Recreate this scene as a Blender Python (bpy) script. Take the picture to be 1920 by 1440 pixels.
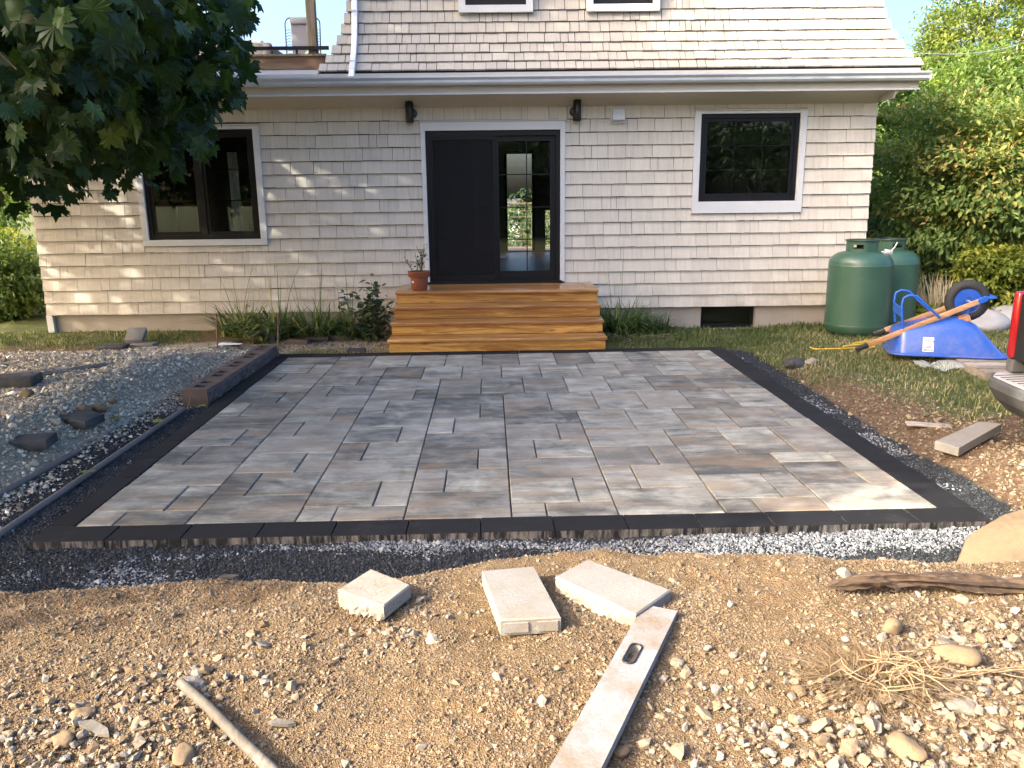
import bpy, bmesh, math, random
import numpy as np
from mathutils import Vector, Matrix, Quaternion, Euler
random.seed(7); RS = np.random.RandomState(11)
for o in list(bpy.data.objects): bpy.data.objects.remove(o)
SC = bpy.context.scene; COL = SC.collection
# ------------------------------------------------------------ camera
FPX, PITCH, YAW, ROLL, CAMH = 1499.2, .229, .012, -.012, 1.8
_fw = np.array([math.sin(YAW)*math.cos(PITCH), math.cos(YAW)*math.cos(PITCH), -math.sin(PITCH)])
_rt = np.array([math.cos(YAW), -math.sin(YAW), 0.]); _up = np.cross(_rt, _fw)
CR = math.cos(ROLL)*_rt + math.sin(ROLL)*_up
CU = -math.sin(ROLL)*_rt + math.cos(ROLL)*_up
cam = bpy.data.cameras.new('camera'); camo = bpy.data.objects.new('camera', cam); COL.objects.link(camo)
cam.sensor_width = 36; cam.lens = FPX/1920*36; cam.clip_end = 3000; cam.clip_start = .05
mw = Matrix([[CR[i], CU[i], -_fw[i], 0] for i in range(3)] + [[0, 0, 0, 1]])
mw.translation = (0, 0, CAMH); camo.matrix_world = mw
SC.camera = camo
# ------------------------------------------------------------ light
SUN_EL, SUN_AZ = math.radians(32), math.atan2(-.907, -.42)      # azimuth from +Y towards +X
sdir = Vector((math.sin(SUN_AZ)*math.cos(SUN_EL), math.cos(SUN_AZ)*math.cos(SUN_EL), math.sin(SUN_EL)))
W = bpy.data.worlds.new('World'); SC.world = W; W.use_nodes = True
wn = W.node_tree.nodes; wl = W.node_tree.links
sky = wn.new('ShaderNodeTexSky'); sky.sky_type = 'NISHITA'; sky.sun_disc = False
sky.sun_elevation = SUN_EL; sky.sun_rotation = SUN_AZ % (2*math.pi); sky.air_density = .8; sky.dust_density = 8.0; sky.ozone_density = 1.0
wn['Background'].inputs[1].default_value = .15
hs = wn.new('ShaderNodeHueSaturation'); hs.inputs['Saturation'].default_value = 1.42; wl.new(sky.outputs[0], hs.inputs['Color']); wl.new(hs.outputs[0], wn['Background'].inputs[0])
sl = bpy.data.lights.new('sun', 'SUN'); sl.energy = 2.0; sl.angle = math.radians(.5); sl.color = (1, .93, .80)
so = bpy.data.objects.new('sun', sl); COL.objects.link(so); so.rotation_euler = sdir.to_track_quat('Z', 'Y').to_euler(); so.location = sdir*40
SC.view_settings.view_transform = 'Standard'; SC.view_settings.look = 'None'; SC.view_settings.gamma = 1
SC.view_settings.use_curve_mapping = False; SC.view_settings.exposure = 2.5
# ------------------------------------------------------------ pixel helpers (photo pixels, 1920 x 1440)
def ray(x, y): return _fw*FPX + (x-960)*CR - (y-720)*CU
def onz(x, y, z=0.):
    d = ray(x, y); t = (z-CAMH)/d[2]; return Vector((d[0]*t, d[1]*t, z))
def ony(x, y, Y):
    d = ray(x, y); t = Y/d[1]; return Vector((d[0]*t, Y, CAMH+t*d[2]))
def proj(P):
    P = np.asarray(P, float)-np.array([0, 0, CAMH]); d = P@_fw
    d = np.where(np.abs(d) < 1e-6, 1e-6, d)
    return 960+FPX*(P@CR)/d, 720-FPX*(P@CU)/d, d
# ------------------------------------------------------------ noise
def _h(ix, iy, s):
    n = (ix*374761393 + iy*668265263 + s*982451653) & 0x7fffffff
    n = ((n ^ (n >> 13))*1274126177) & 0x7fffffff
    return ((n ^ (n >> 16)) & 0xffff)/65535.
def vnoise(x, y, s=0):
    x = np.asarray(x, float); y = np.asarray(y, float)
    ix = np.floor(x).astype(np.int64); iy = np.floor(y).astype(np.int64); fx = x-ix; fy = y-iy
    fx = fx*fx*(3-2*fx); fy = fy*fy*(3-2*fy)
    a = _h(ix, iy, s); b = _h(ix+1, iy, s); c = _h(ix, iy+1, s); d = _h(ix+1, iy+1, s)
    return (a+(b-a)*fx)*(1-fy)+(c+(d-c)*fx)*fy
def fbm(x, y, s=0, o=4, g=.5):
    t = 0; a = 1; n = 0
    for i in range(o):
        t = t+a*(vnoise(x*2**i+17.3*i, y*2**i-9.1*i, s+i)-.5); n += a; a *= g
    return t/n*2
def sst(a, b, x): 
    t = np.clip((np.asarray(x, float)-a)/(b-a), 0, 1); return t*t*(3-2*t)
# ------------------------------------------------------------ terrain height (patio top is z = 0)
PA = .0132; PC, PS = math.cos(PA), math.sin(PA); PX0, PY0 = -2.4011, 4.3348
def p2w(u, v, z=0): 
    x, y = u+PX0, v+PY0; return Vector((x*PC-y*PS, x*PS+y*PC, z))
def crest(x): return 3.16+.10*np.sin(x*1.3+.6)+.05*np.sin(x*3.7)-.11*sst(-.1, .9, x)+.02*sst(-.9, -2.2, x)
def gz(x, y, fine=True):
    x = np.asarray(x, float); y = np.asarray(y, float)
    z = -.048-.05*sst(4.05, 3.75, y)+0*x
    # left gravel bank
    z = z+.20*sst(-3.2, -3.85, x)*(1-sst(8.2, 10.2, y))*sst(3.6, 4.6, y)+.04*sst(-3.2, -3.6, x)
    # right bank and lawn
    z = z+.075*sst(2.95, 3.45, x)*sst(3.4, 4.4, y)*(1-sst(9.6, 11, y))+.05*sst(4.5, 8, x)
    z = z+.10*np.exp(-((x-3.6)**2/.5+(y-4.75)**2/.35))
    # ground around the house
    z = z+.015*sst(9.8, 11, y)-.07*np.exp(-((x-3.25)**2/.35+(y-11.25)**2/.12))
    # spoil mound in the foreground
    c = crest(x); m = (1-sst(c-.10, c+.42, y))*sst(-2.5, -.5, y)
    hm = .30+.03*np.sin(x*1.7)+.02*sst(.5, 2.5, x)-.04*sst(-.6, -2.2, x)
    hm = hm-.02*sst(2.6, 1.4, y)
    z = z*(1-m)+hm*m
    z = z+.035*m*fbm(x*1.6, y*1.6, 5, 3)
    # far land
    z = z+1.6*sst(9, 26, x)*sst(8, 22, y)*(1-sst(25, 60, y))
    z = z-7*sst(19, 75, y)
    if fine:
        near = sst(9, 4, np.hypot(x, y-3.0))
        z = z+m*(.023*fbm(x*5, y*5, 21, 4, .6)+.008*fbm(x*22, y*22, 31, 3, .6))
        z = z+(1-m)*near*.012*fbm(x*6, y*6, 41, 3)+(1-m)*.02*sst(-3, -3.6, x)*fbm(x*4, y*4, 43, 3)
    return z
def g1(x, y): return float(gz(np.array([x]), np.array([y]))[0])
def gnd(px, py):
    z = .1
    for _ in range(12):
        P = onz(px, py, z); z = .5*z+.5*g1(P.x, P.y)
    P = onz(px, py, z); P.z = g1(P.x, P.y); return P
# ------------------------------------------------------------ mesh helpers
class MB:
    def __init__(s): s.v = []; s.f = []
    def add(s, v, f, m=None):
        b = len(s.v)
        s.v += [tuple(m @ Vector(p)) if m else tuple(p) for p in v]; s.f += [tuple(i+b for i in q) for q in f]; return s
    def box(s, lo, hi, m=None):
        x0, y0, z0 = lo; x1, y1, z1 = hi
        return s.add([(x0,y0,z0),(x1,y0,z0),(x1,y1,z0),(x0,y1,z0),(x0,y0,z1),(x1,y0,z1),(x1,y1,z1),(x0,y1,z1)],
            [(0,3,2,1),(4,5,6,7),(0,1,5,4),(1,2,6,5),(2,3,7,6),(3,0,4,7)], m)
    def rbox(s, lo, hi, b=.005, seg=2, m=None):
        bm = bmesh.new(); bmesh.ops.create_cube(bm, size=1)
        for v in bm.verts: v.co = Vector([(lo[i]+hi[i])/2+v.co[i]*(hi[i]-lo[i]) for i in range(3)])
        bmesh.ops.bevel(bm, geom=bm.edges[:], offset=b, segments=seg, profile=.5, affect='EDGES')
        bm.verts.index_update()
        s.add([v.co[:] for v in bm.verts], [[v.index for v in f.verts] for f in bm.faces], m); bm.free(); return s
    def tube(s, pts, r, n=8, cap=True, m=None):
        pts = [Vector(p) for p in pts]; rr = r if isinstance(r, (list, tuple)) else [r]*len(pts)
        V = []; F = []; ref = None
        for i, p in enumerate(pts):
            t = (pts[min(i+1, len(pts)-1)]-pts[max(i-1, 0)]).normalized()
            if ref is None: ref = Vector((0, 0, 1)) if abs(t.z) < .9 else Vector((1, 0, 0))
            a = t.cross(ref).normalized(); ref = a.cross(t)
            for k in range(n):
                w = 2*math.pi*k/n; V.append(p+(a*math.cos(w)+ref*math.sin(w))*rr[i])
        for i in range(len(pts)-1):
            for k in range(n): F.append((i*n+k, i*n+(k+1) % n, (i+1)*n+(k+1) % n, (i+1)*n+k))
        if cap: F.append(tuple(range(n))[::-1]); F.append(tuple((len(pts)-1)*n+k for k in range(n)))
        return s.add(V, F, m)
    def lathe(s, prof, n=32, m=None, c=(0, 0, 0)):
        V = []; F = []
        for r, z in prof:
            for k in range(n):
                w = 2*math.pi*k/n; V.append((c[0]+r*math.cos(w), c[1]+r*math.sin(w), c[2]+z))
        for i in range(len(prof)-1):
            for k in range(n): F.append((i*n+k, i*n+(k+1) % n, (i+1)*n+(k+1) % n, (i+1)*n+k))
        F.append(tuple(range(n))[::-1]); F.append(tuple((len(prof)-1)*n+k for k in range(n)))
        return s.add(V, F, m)
    def prism(s, poly, axis, a, b, m=None):   # polygon in the two other axes extruded along axis
        n = len(poly); V = []
        for h in (a, b):
            for p, q in poly: V.append({'x': (h, p, q), 'y': (p, h, q), 'z': (p, q, h)}[axis])
        F = [tuple(range(n))[::-1], tuple(range(n, 2*n))]+[(i, (i+1) % n, n+(i+1) % n, n+i) for i in range(n)]
        return s.add(V, F, m)
    def loft(s, loops, cap=True, m=None):
        n = len(loops[0]); V = [p for l in loops for p in l]; F = []
        for i in range(len(loops)-1):
            for k in range(n): F.append((i*n+k, i*n+(k+1) % n, (i+1)*n+(k+1) % n, (i+1)*n+k))
        if cap: F.append(tuple(range(n))[::-1]); F.append(tuple((len(loops)-1)*n+k for k in range(n)))
        return s.add(V, F, m)
    def mesh(s, name, mat, smooth=None):
        me = bpy.data.meshes.new(name); me.from_pydata(s.v, [], s.f); fin(me, mat, smooth); return me
def fin(me, mat, smooth=None, fix=True):
    if fix:
        bm = bmesh.new(); bm.from_mesh(me); bmesh.ops.recalc_face_normals(bm, faces=bm.faces[:]); bm.to_mesh(me); bm.free()
    if mat: me.materials.append(mat)
    if smooth is not None:
        me.polygons.foreach_set('use_smooth', [True]*len(me.polygons)); me.set_sharp_from_angle(angle=math.radians(smooth))
    me.update()
def npmesh(name, V, F, mat, attrs=None, smooth=False):
    V = np.asarray(V, np.float32).reshape(-1, 3); F = np.asarray(F, np.int32); k = F.shape[1]
    me = bpy.data.meshes.new(name); me.vertices.add(len(V)); me.vertices.foreach_set('co', V.ravel())
    me.loops.add(F.size); me.loops.foreach_set('vertex_index', F.ravel())
    me.polygons.add(len(F)); me.polygons.foreach_set('loop_start', np.arange(0, F.size, k, dtype=np.int32))
    me.polygons.foreach_set('loop_total', np.full(len(F), k, np.int32))
    me.polygons.foreach_set('use_smooth', np.full(len(F), bool(smooth)))
    for n, a in (attrs or {}).items():
        at = me.attributes.new(n, 'FLOAT', 'POINT'); at.data.foreach_set('value', np.asarray(a, np.float32))
    me.update(calc_edges=True); me.materials.append(mat); return me
def wm(o):
    m = o.matrix_basis.copy()
    return wm(o.parent) @ o.matrix_parent_inverse @ m if o.parent else m
def tag(o, label=None, cat=None, group=None, kind=None):
    if label: o['label'] = label
    if cat: o['category'] = cat
    if group: o['group'] = group
    if kind: o['kind'] = kind
    return o
def thing(name, label, cat, loc=(0, 0, 0), rot=(0, 0, 0), group=None):
    o = bpy.data.objects.new(name, None); COL.objects.link(o); o.location = loc; o.rotation_euler = rot; o.empty_display_size = .1
    return tag(o, label, cat, group)
def part(name, src, mat, parent, smooth=None, label=None, kind=None, m=None, world=False):
    """child mesh; coordinates local to the thing, or world coordinates when world=True"""
    me = src.mesh(name, mat, smooth) if isinstance(src, MB) else src
    o = bpy.data.objects.new(name, me); COL.objects.link(o); o.parent = parent
    if m is not None: o.matrix_basis = m
    if world: o.matrix_parent_inverse = wm(parent).inverted()
    return tag(o, label, None, None, kind)
def single(name, src, mat, label, cat, m=None, group=None, smooth=None, kind=None):
    me = src.mesh(name, mat, smooth) if isinstance(src, MB) else src
    o = bpy.data.objects.new(name, me); COL.objects.link(o)
    if m is not None: o.matrix_world = m
    return tag(o, label, cat, group, kind)
def TR(loc, rot=(0, 0, 0), sc=(1, 1, 1)): return Matrix.LocRotScale(Vector(loc), Euler(rot), Vector(sc))
# ------------------------------------------------------------ node helpers
class NT:
    def __init__(s, name):
        s.mat = bpy.data.materials.new(name); s.mat.use_nodes = True; s.t = s.mat.node_tree; s.n = s.t.nodes; s.l = s.t.links
        s.b = s.n['Principled BSDF']; s.out = s.n['Material Output']
    def new(s, t, **k):
        n = s.n.new(t)
        for a, v in k.items(): setattr(n, a, v)
        return n
    def set(s, sock, v):
        if hasattr(v, 'is_output') or hasattr(v, 'links'): s.l.new(v, sock)
        else: sock.default_value = v if not isinstance(v, tuple) or len(v) != 3 or sock.type != 'RGBA' else (*v, 1)
    def pos(s): return s.new('ShaderNodeNewGeometry').outputs['Position']
    def ob(s): return s.new('ShaderNodeTexCoord').outputs['Object']
    def rnd(s): return s.new('ShaderNodeObjectInfo').outputs['Random']
    def attr(s, n): return s.new('ShaderNodeAttribute', attribute_name=n).outputs['Fac']
    def mapv(s, v, sc=(1, 1, 1), off=None, rot=(0, 0, 0)):
        n = s.new('ShaderNodeMapping'); s.l.new(v, n.inputs[0]); n.inputs['Scale'].default_value = sc; n.inputs['Rotation'].default_value = rot
        if off is not None: s.set(n.inputs['Location'], off)
        return n.outputs[0]
    def noise(s, v, sc, d=4, r=.55, dist=0, out=0):
        n = s.new('ShaderNodeTexNoise'); s.l.new(v, n.inputs['Vector']); n.inputs['Scale'].default_value = sc; n.inputs['Detail'].default_value = d
        n.inputs['Roughness'].default_value = r; n.inputs['Distortion'].default_value = dist; return n.outputs[out]
    def vor(s, v, sc, feat='F1', out='Distance'):
        n = s.new('ShaderNodeTexVoronoi', feature=feat); s.l.new(v, n.inputs['Vector']); n.inputs['Scale'].default_value = sc; return n.outputs[out]
    def ramp(s, f, stops):
        n = s.new('ShaderNodeValToRGB'); s.set(n.inputs[0], f); e = n.color_ramp.elements
        while len(e) < len(stops): e.new(.5)
        for k, (p, c) in enumerate(stops):
            e[k].position = p; e[k].color = (*c, 1) if isinstance(c, tuple) else (c, c, c, 1)
        return n.outputs[0]
    def math(s, op, a, b=0., c=None):
        n = s.new('ShaderNodeMath', operation=op); s.set(n.inputs[0], a); s.set(n.inputs[1], b)
        if c is not None: s.set(n.inputs[2], c)
        return n.outputs[0]
    def mix(s, f, a, b, mode='MIX'):
        n = s.new('ShaderNodeMix', data_type='RGBA', blend_type=mode); s.set(n.inputs[0], f); s.set(n.inputs[6], a); s.set(n.inputs[7], b); return n.outputs[2]
    def vadd(s, a, b):
        n = s.new('ShaderNodeVectorMath', operation='ADD'); s.set(n.inputs[0], a); s.set(n.inputs[1], b); return n.outputs[0]
    def bump(s, h, st=.3, d=.01):
        n = s.new('ShaderNodeBump'); n.inputs['Strength'].default_value = st; n.inputs['Distance'].default_value = d; s.l.new(h, n.inputs['Height'])
        s.l.new(n.outputs[0], s.b.inputs['Normal']); return n
    def fin(s, col=None, rough=.7, metal=0., spec=None, coat=None):
        if col is not None: s.set(s.b.inputs['Base Color'], col)
        s.set(s.b.inputs['Roughness'], rough); s.b.inputs['Metallic'].default_value = metal
        if spec is not None: s.b.inputs['Specular IOR Level'].default_value = spec
        if coat: s.b.inputs['Coat Weight'].default_value = coat; s.b.inputs['Coat Roughness'].default_value = .15
        return s.mat
def rgb(h): # sRGB 0-255 triple -> linear
    return tuple(((c/255+.055)/1.055)**2.4 if c/255 > .04045 else c/255/12.92 for c in h)
def plain(name, col, rough=.6, metal=0., var=.12, sc=9, bump=0., spec=None, coat=None, obj=True):
    t = NT(name); v = t.ob() if obj else t.pos()
    n = t.noise(v, sc, 5, .6)
    c = t.mix(n, tuple(max(0, k*(1-var)) for k in col), tuple(min(1, k*(1+var)) for k in col))
    if bump: t.bump(t.noise(v, sc*8, 4, .6), bump, .004)
    r = t.math('MULTIPLY_ADD', n, .2, rough-.1)
    return t.fin(c, r, metal, spec, coat)
# ============================================================ MATERIALS
def m_siding(name, base, warm):
    t = NT(name); p = t.pos(); r = t.rnd()
    off = t.new('ShaderNodeCombineXYZ'); t.l.new(t.math('MULTIPLY', r, 37.), off.inputs[0]); t.l.new(t.math('MULTIPLY', r, 11.), off.inputs[2])
    v = t.vadd(p, off.outputs[0])
    g = t.noise(t.mapv(v, (42, 8, 2.2)), 1, 5, .6); b = t.noise(v, 1.7, 4, .6); s = t.noise(t.mapv(v, (150, 20, 9)), 1, 3, .5)
    c = t.mix(t.ramp(g, [(.35, .0), (.7, 1.)]), tuple(k*.90 for k in base), tuple(k*1.05 for k in base))
    c = t.mix(t.math('MULTIPLY', b, .35), c, warm)
    k = t.ramp(t.noise(t.mapv(v, (7, 3, 3)), 1, 5, .75), [(.30, .80), (.38, 1.)]); c = t.mix(.7, c, k, 'MULTIPLY')
    c = t.mix(1., c, t.ramp(r, [(0, .93), (1, 1.04)]), 'MULTIPLY')
    sz = t.new('ShaderNodeSeparateXYZ'); t.l.new(p, sz.inputs[0]); spl = t.math('MULTIPLY', t.ramp(sz.outputs[2], [(.25, 1.), (.75, 0.)]), t.ramp(t.noise(p, 3.5, 6, .7), [(.40, 0.), (.62, 1.)])); c = t.mix(t.math('MULTIPLY', spl, .38), c, (.24, .19, .135))
    stn = t.ramp(t.noise(t.mapv(p, (5, 5, .9)), 1, 5, .65), [(.52, 0.), (.75, 1.)]); c = t.mix(t.math('MULTIPLY', stn, .22), c, (.33, .29, .24))
    h = t.math('ADD', t.math('MULTIPLY', g, .7), t.math('MULTIPLY', s, .5)); t.bump(h, .14, .003)
    return t.fin(c, .72, spec=.3)
M_SID = m_siding('painted_shingle', (0.6118, 0.5616, 0.4794), (0.5812, 0.522, 0.4314)); M_SHADOWLINE = plain('shadow_line_dark', (0.01835, 0.0169, 0.01534), .95, obj=False)  # near-black tone stands in for the shadow lines between shingle courses
M_ROOF = m_siding('painted_roof_shingle', (0.412, 0.3826, 0.3261), (0.3924, 0.3483, 0.2878))
def m_paver():
    t = NT('variegated_paver'); p = t.pos(); r = t.rnd()
    off = t.new('ShaderNodeCombineXYZ'); t.l.new(t.math('MULTIPLY', r, 61.), off.inputs[0]); t.l.new(t.math('MULTIPLY', r, 23.), off.inputs[1])
    v = t.vadd(p, off.outputs[0])
    st = t.noise(t.mapv(v, (1.5, 5.5, 1)), 1, 6, .62, .5); st2 = t.noise(t.mapv(v, (5, 26, 1), rot=(0, 0, .08)), 1, 9, .78, .5)
    bl = t.noise(v, 4.5, 5, .62, .6); fi = t.noise(v, 130, 3, .6)
    k = t.math('ADD', t.math('MULTIPLY', st, .55), t.math('ADD', t.math('MULTIPLY', st2, .35), t.math('MULTIPLY', t.math('SUBTRACT', bl, .5), .5)))
    k = t.math('ADD', k, t.math('MULTIPLY', t.math('SUBTRACT', r, .5), .17))
    c = t.ramp(k, [(.33, (0.07464, 0.07457, 0.06525)), (.42, (0.1484, 0.1463, 0.1239)), (.50, (0.2345, 0.2275, 0.1875)), (.58, (0.3206, 0.3106, 0.2536)), (.69, (0.4785, 0.4625, 0.3799))])
    tan = t.ramp(t.noise(t.mapv(v, (1.3, 4.5, 1), (7, 3, 0)), 1, 5, .6, .5), [(.50, 0.), (.64, 1.)])
    c = t.mix(t.math('MULTIPLY', tan, .62), c, (.25, .180, .11))
    c = t.mix(t.math('MULTIPLY', t.ramp(t.math('FRACT', t.math('MULTIPLY', r, 7.31)), [(.55, 0.), (.95, 1.)]), .35), c, (.27, .235, .19))
    c = t.mix(.45, c, t.ramp(fi, [(.3, .75), (.7, 1.15)]), 'MULTIPLY')
    dust = t.ramp(t.noise(p, 1.1, 6, .7), [(.52, 0.), (.72, 1.)]); c = t.mix(t.math('MULTIPLY', dust, .28), c, (.52, .49, .44))
    t.bump(t.math('ADD', t.math('MULTIPLY', fi, .5), t.math('MULTIPLY', st2, .8)), .25, .004)
    return t.fin(c, .78, spec=.35)
M_PAV = m_paver()
def m_border():
    t = NT('charcoal_paver'); p = t.pos(); r = t.rnd(); n = t.noise(p, 5, 6, .65); fi = t.noise(p, 160, 3, .6)
    c = t.mix(n, (0.00675, 0.007, 0.0079), (0.013, 0.013, 0.01375)); c = t.mix(.5, c, t.ramp(fi, [(.3, .7), (.7, 1.25)]), 'MULTIPLY')
    c = t.mix(1., c, t.ramp(r, [(0, .85), (1, 1.2)]), 'MULTIPLY')
    nz = t.new('ShaderNodeSeparateXYZ'); t.l.new(t.new('ShaderNodeNewGeometry').outputs['Normal'], nz.inputs[0])
    side = t.math('LESS_THAN', nz.outputs[2], .35)
    ef = t.ramp(t.noise(t.mapv(p, (26, 26, 4)), 1, 5, .7), [(.45, 0.), (.62, 1.)])
    c = t.mix(t.math('MULTIPLY', t.math('MULTIPLY', side, ef), .75), c, (.16, .15, .138))
    d = t.ramp(t.noise(p, 2.3, 6, .7), [(.55, 0.), (.75, 1.)]); c = t.mix(t.math('MULTIPLY', d, .10), c, (.2, .19, .17))
    t.bump(fi, .3, .003); return t.fin(c, .85, spec=.2)
M_BOR = m_border()
def m_wood(name, a, b, dark, rough=.45, ax=(1.2, 14, 14), knots=True, coat=None):
    t = NT(name); p = t.pos(); r = t.rnd()
    off = t.new('ShaderNodeCombineXYZ')
    for i, k in enumerate((31., 7., 13.)): t.l.new(t.math('MULTIPLY', r, k), off.inputs[i])
    v = t.vadd(p, off.outputs[0]); g = t.noise(t.mapv(v, ax), 1, 6, .62, 1.2); w = t.noise(t.mapv(v, tuple(k*.25 for k in ax)), 1, 3, .5)
    gf = t.noise(t.mapv(v, tuple(k*4 for k in ax)), 1, 3, .6)
    c = t.mix(t.ramp(g, [(.40, 0.), (.60, 1.)]), a, b); c = t.mix(t.math('MULTIPLY', t.ramp(w, [(.40, 0.), (.62, 1.)]), .7), c, dark)
    c = t.mix(.55, c, t.ramp(gf, [(.3, .6), (.7, 1.15)]), 'MULTIPLY')
    if knots:
        k = t.vor(t.vadd(t.mapv(v, (2.6, 2., 8)), t.mix(.10, (0, 0, 0), t.noise(v, 9, 3, .6, out=1))), 1)
        kk = t.ramp(k, [(.05, 1.), (.17, 0.)]); c = t.mix(t.math('MULTIPLY', kk, .85), c, tuple(q*.25 for q in dark))
    t.bump(t.math('ADD', g, gf), .15, .003); return t.fin(c, rough, spec=.45, coat=coat)
M_STEP = m_wood('honey_stained_wood', (0.3342, 0.1404, 0.02287), (0.6684, 0.363, 0.08663), (0.2264, 0.08518, 0.01386), .40, coat=.25)
M_TREAD = m_wood('honey_stained_tread', (0.2916, 0.122, 0.02788), (0.54, 0.28, 0.082), (0.1836, 0.068, 0.0164), .30, knots=False, coat=.4)
M_CEDAR = m_wood('deck_cedar', (.28, .15, .075), (.40, .25, .14), (.16, .08, .04), .6, knots=False)
M_POST = m_wood('treated_post', (.26, .20, .12), (.38, .30, .19), (.17, .12, .07), .7, (14, 14, 1.2), False)
M_HANDLE = m_wood('barrow_handle_wood', (.36, .19, .09), (.48, .28, .15), (.26, .13, .06), .5, (1.5, 20, 20), False)
M_GREYWOOD = m_wood('weathered_wood', (.22, .19, .155), (.36, .32, .27), (.12, .10, .08), .85, (3, 16, 16), False)
M_OLDWOOD = m_wood('weathered_stake', (0.09753, 0.08699, 0.07118), (0.1581, 0.145, 0.1238), (0.06324, 0.0527, 0.03952), .8, (30, 6, 30), False)
M_ROT = m_wood('rotten_wood', (0.0375, 0.0225, 0.01275), (0.1275, 0.0825, 0.04875), (0.01875, 0.01125, 0.00675), .9, (5, 45, 45), False)
M_WHITE = plain('white_trim_paint', (.60, .60, .59), .45, var=.05, obj=False)
M_GUT = plain('galvanised_gutter', (.52, .55, .58), .32, .35, var=.12, sc=5, obj=False)
M_SOFF = plain('soffit_paint', (.50, .465, .41), .6, var=.05, obj=False)
M_FND = plain('foundation_concrete', (.33, .285, .235), .9, var=.25, sc=3, bump=.5, obj=False)
M_BLACK = plain('black_frame', (.006, .006, .007), .45, var=.1, obj=False, spec=.25)
M_BLK2 = plain('black_metal', (.015, .016, .017), .45, var=.1)
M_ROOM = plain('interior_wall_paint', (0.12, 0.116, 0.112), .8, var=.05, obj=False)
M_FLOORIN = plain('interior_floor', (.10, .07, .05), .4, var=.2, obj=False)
M_DRY = plain('downspout_metal', (.62, .64, .66), .35, .3, var=.06, sc=6, obj=False)
M_FLASH = plain('grey_flashing', (.36, .37, .38), .5, .2, var=.15, sc=4, obj=False)
def m_glass(name='window_glass', tint=(.90, .92, .91, 1)):
    t = NT(name); tr = t.new('ShaderNodeBsdfTransparent'); tr.inputs[0].default_value = tint
    gl = t.new('ShaderNodeBsdfGlossy'); gl.inputs['Roughness'].default_value = .012; gl.inputs[0].default_value = (.95, .97, 1, 1)
    fr = t.new('ShaderNodeFresnel'); fr.inputs[0].default_value = 1.5
    mx = t.new('ShaderNodeMixShader'); t.l.new(fr.outputs[0], mx.inputs[0]); t.l.new(tr.outputs[0], mx.inputs[1]); t.l.new(gl.outputs[0], mx.inputs[2])
    t.l.new(mx.outputs[0], t.out.inputs[0]); return t.mat
M_GLASS = m_glass(); M_CLEAR = m_glass('clear_glass', (.97, .985, .985, 1))
def m_screen():
    t = NT('insect_screen'); tr = t.new('ShaderNodeBsdfTransparent'); t.fin((.010, .0105, .012), .6, spec=.2)
    mx = t.new('ShaderNodeMixShader'); mx.inputs[0].default_value = .66; t.l.new(tr.outputs[0], mx.inputs[1]); t.l.new(t.b.outputs[0], mx.inputs[2]); t.l.new(mx.outputs[0], t.out.inputs[0]); return t.mat
M_SCREEN = m_screen()
def m_leaf(name, stops, trans=.35, rough=.45):
    t = NT(name); c = t.ramp(t.attr('tint'), stops); t.fin(c, rough, spec=.2)
    tl = t.new('ShaderNodeBsdfTranslucent'); t.l.new(t.mix(1., c, (1.5, 1.6, .7), 'MULTIPLY'), tl.inputs[0])
    mx = t.new('ShaderNodeMixShader'); mx.inputs[0].default_value = trans; t.l.new(t.b.outputs[0], mx.inputs[1]); t.l.new(tl.outputs[0], mx.inputs[2])
    t.l.new(mx.outputs[0], t.out.inputs[0]); return t.mat
M_MAPLE = m_leaf('maple_leaf', [(0, (.009, .023, .009)), (.6, (.018, .042, .012)), (.93, (.034, .070, .014)), (1, (.07, .095, .018))], .33)
M_LEAFG = m_leaf('green_leaf', [(0, (0.0275, 0.06, 0.01625)), (.5, (0.0625, 0.11, 0.025)), (.85, (0.1187, 0.1625, 0.03375)), (1, (0.2, 0.2125, 0.04375))], .3)
M_LEAFY = m_leaf('yellow_green_leaf', [(0, (.05, .085, .016)), (.5, (.14, .17, .026)), (1, (.30, .29, .045))], .35)
M_LEAFR = m_leaf('turning_leaf', [(0, (0.0625, 0.1187, 0.04)), (.5, (0.1375, 0.1938, 0.05625)), (.76, (0.275, 0.2625, 0.075)), (.92, (0.4, 0.25, 0.09375)), (1, (0.4125, 0.1688, 0.075))], .42)
M_LEAFD = m_leaf('dark_leaf', [(0, (0.0192, 0.0448, 0.0192)), (.6, (0.04, 0.0768, 0.032)), (1, (0.08, 0.12, 0.048))], .2)
M_BIRCH = m_leaf('birch_leaf', [(0, (0.0612, 0.1049, 0.03)), (.5, (0.1326, 0.1822, 0.048)), (1, (0.2754, 0.287, 0.078))], .4)
M_WOOD = m_leaf('wood_leaf', [(0, (0.05525, 0.1017, 0.03458)), (.5, (0.1271, 0.1973, 0.05557)), (.85, (0.2099, 0.2751, 0.0741)), (1, (0.2983, 0.311, 0.08027))], .42)
M_GRASSB = m_leaf('grass_blade', [(0, (.045, .068, .024)), (.4, (.085, .115, .038)), (.65, (.165, .165, .07)), (1, (.36, .31, .18))], .25, .6)
M_LILY = m_leaf('lily_blade', [(0, (0.042, 0.075, 0.027)), (.55, (0.09, 0.1425, 0.045)), (.85, (0.195, 0.225, 0.075)), (1, (0.51, 0.42, 0.225))], .3)
M_DRYB = m_leaf('dry_root', [(0, (.11, .068, .034)), (.6, (.21, .145, .076)), (1, (.33, .25, .15))], .1, .8)
M_PLUME = m_leaf('pale_plume', [(0, (.35, .28, .19)), (1, (.62, .54, .42))], .3, .8)
M_STEM = plain('brown_stem', (.12, .09, .055), .85)
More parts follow.
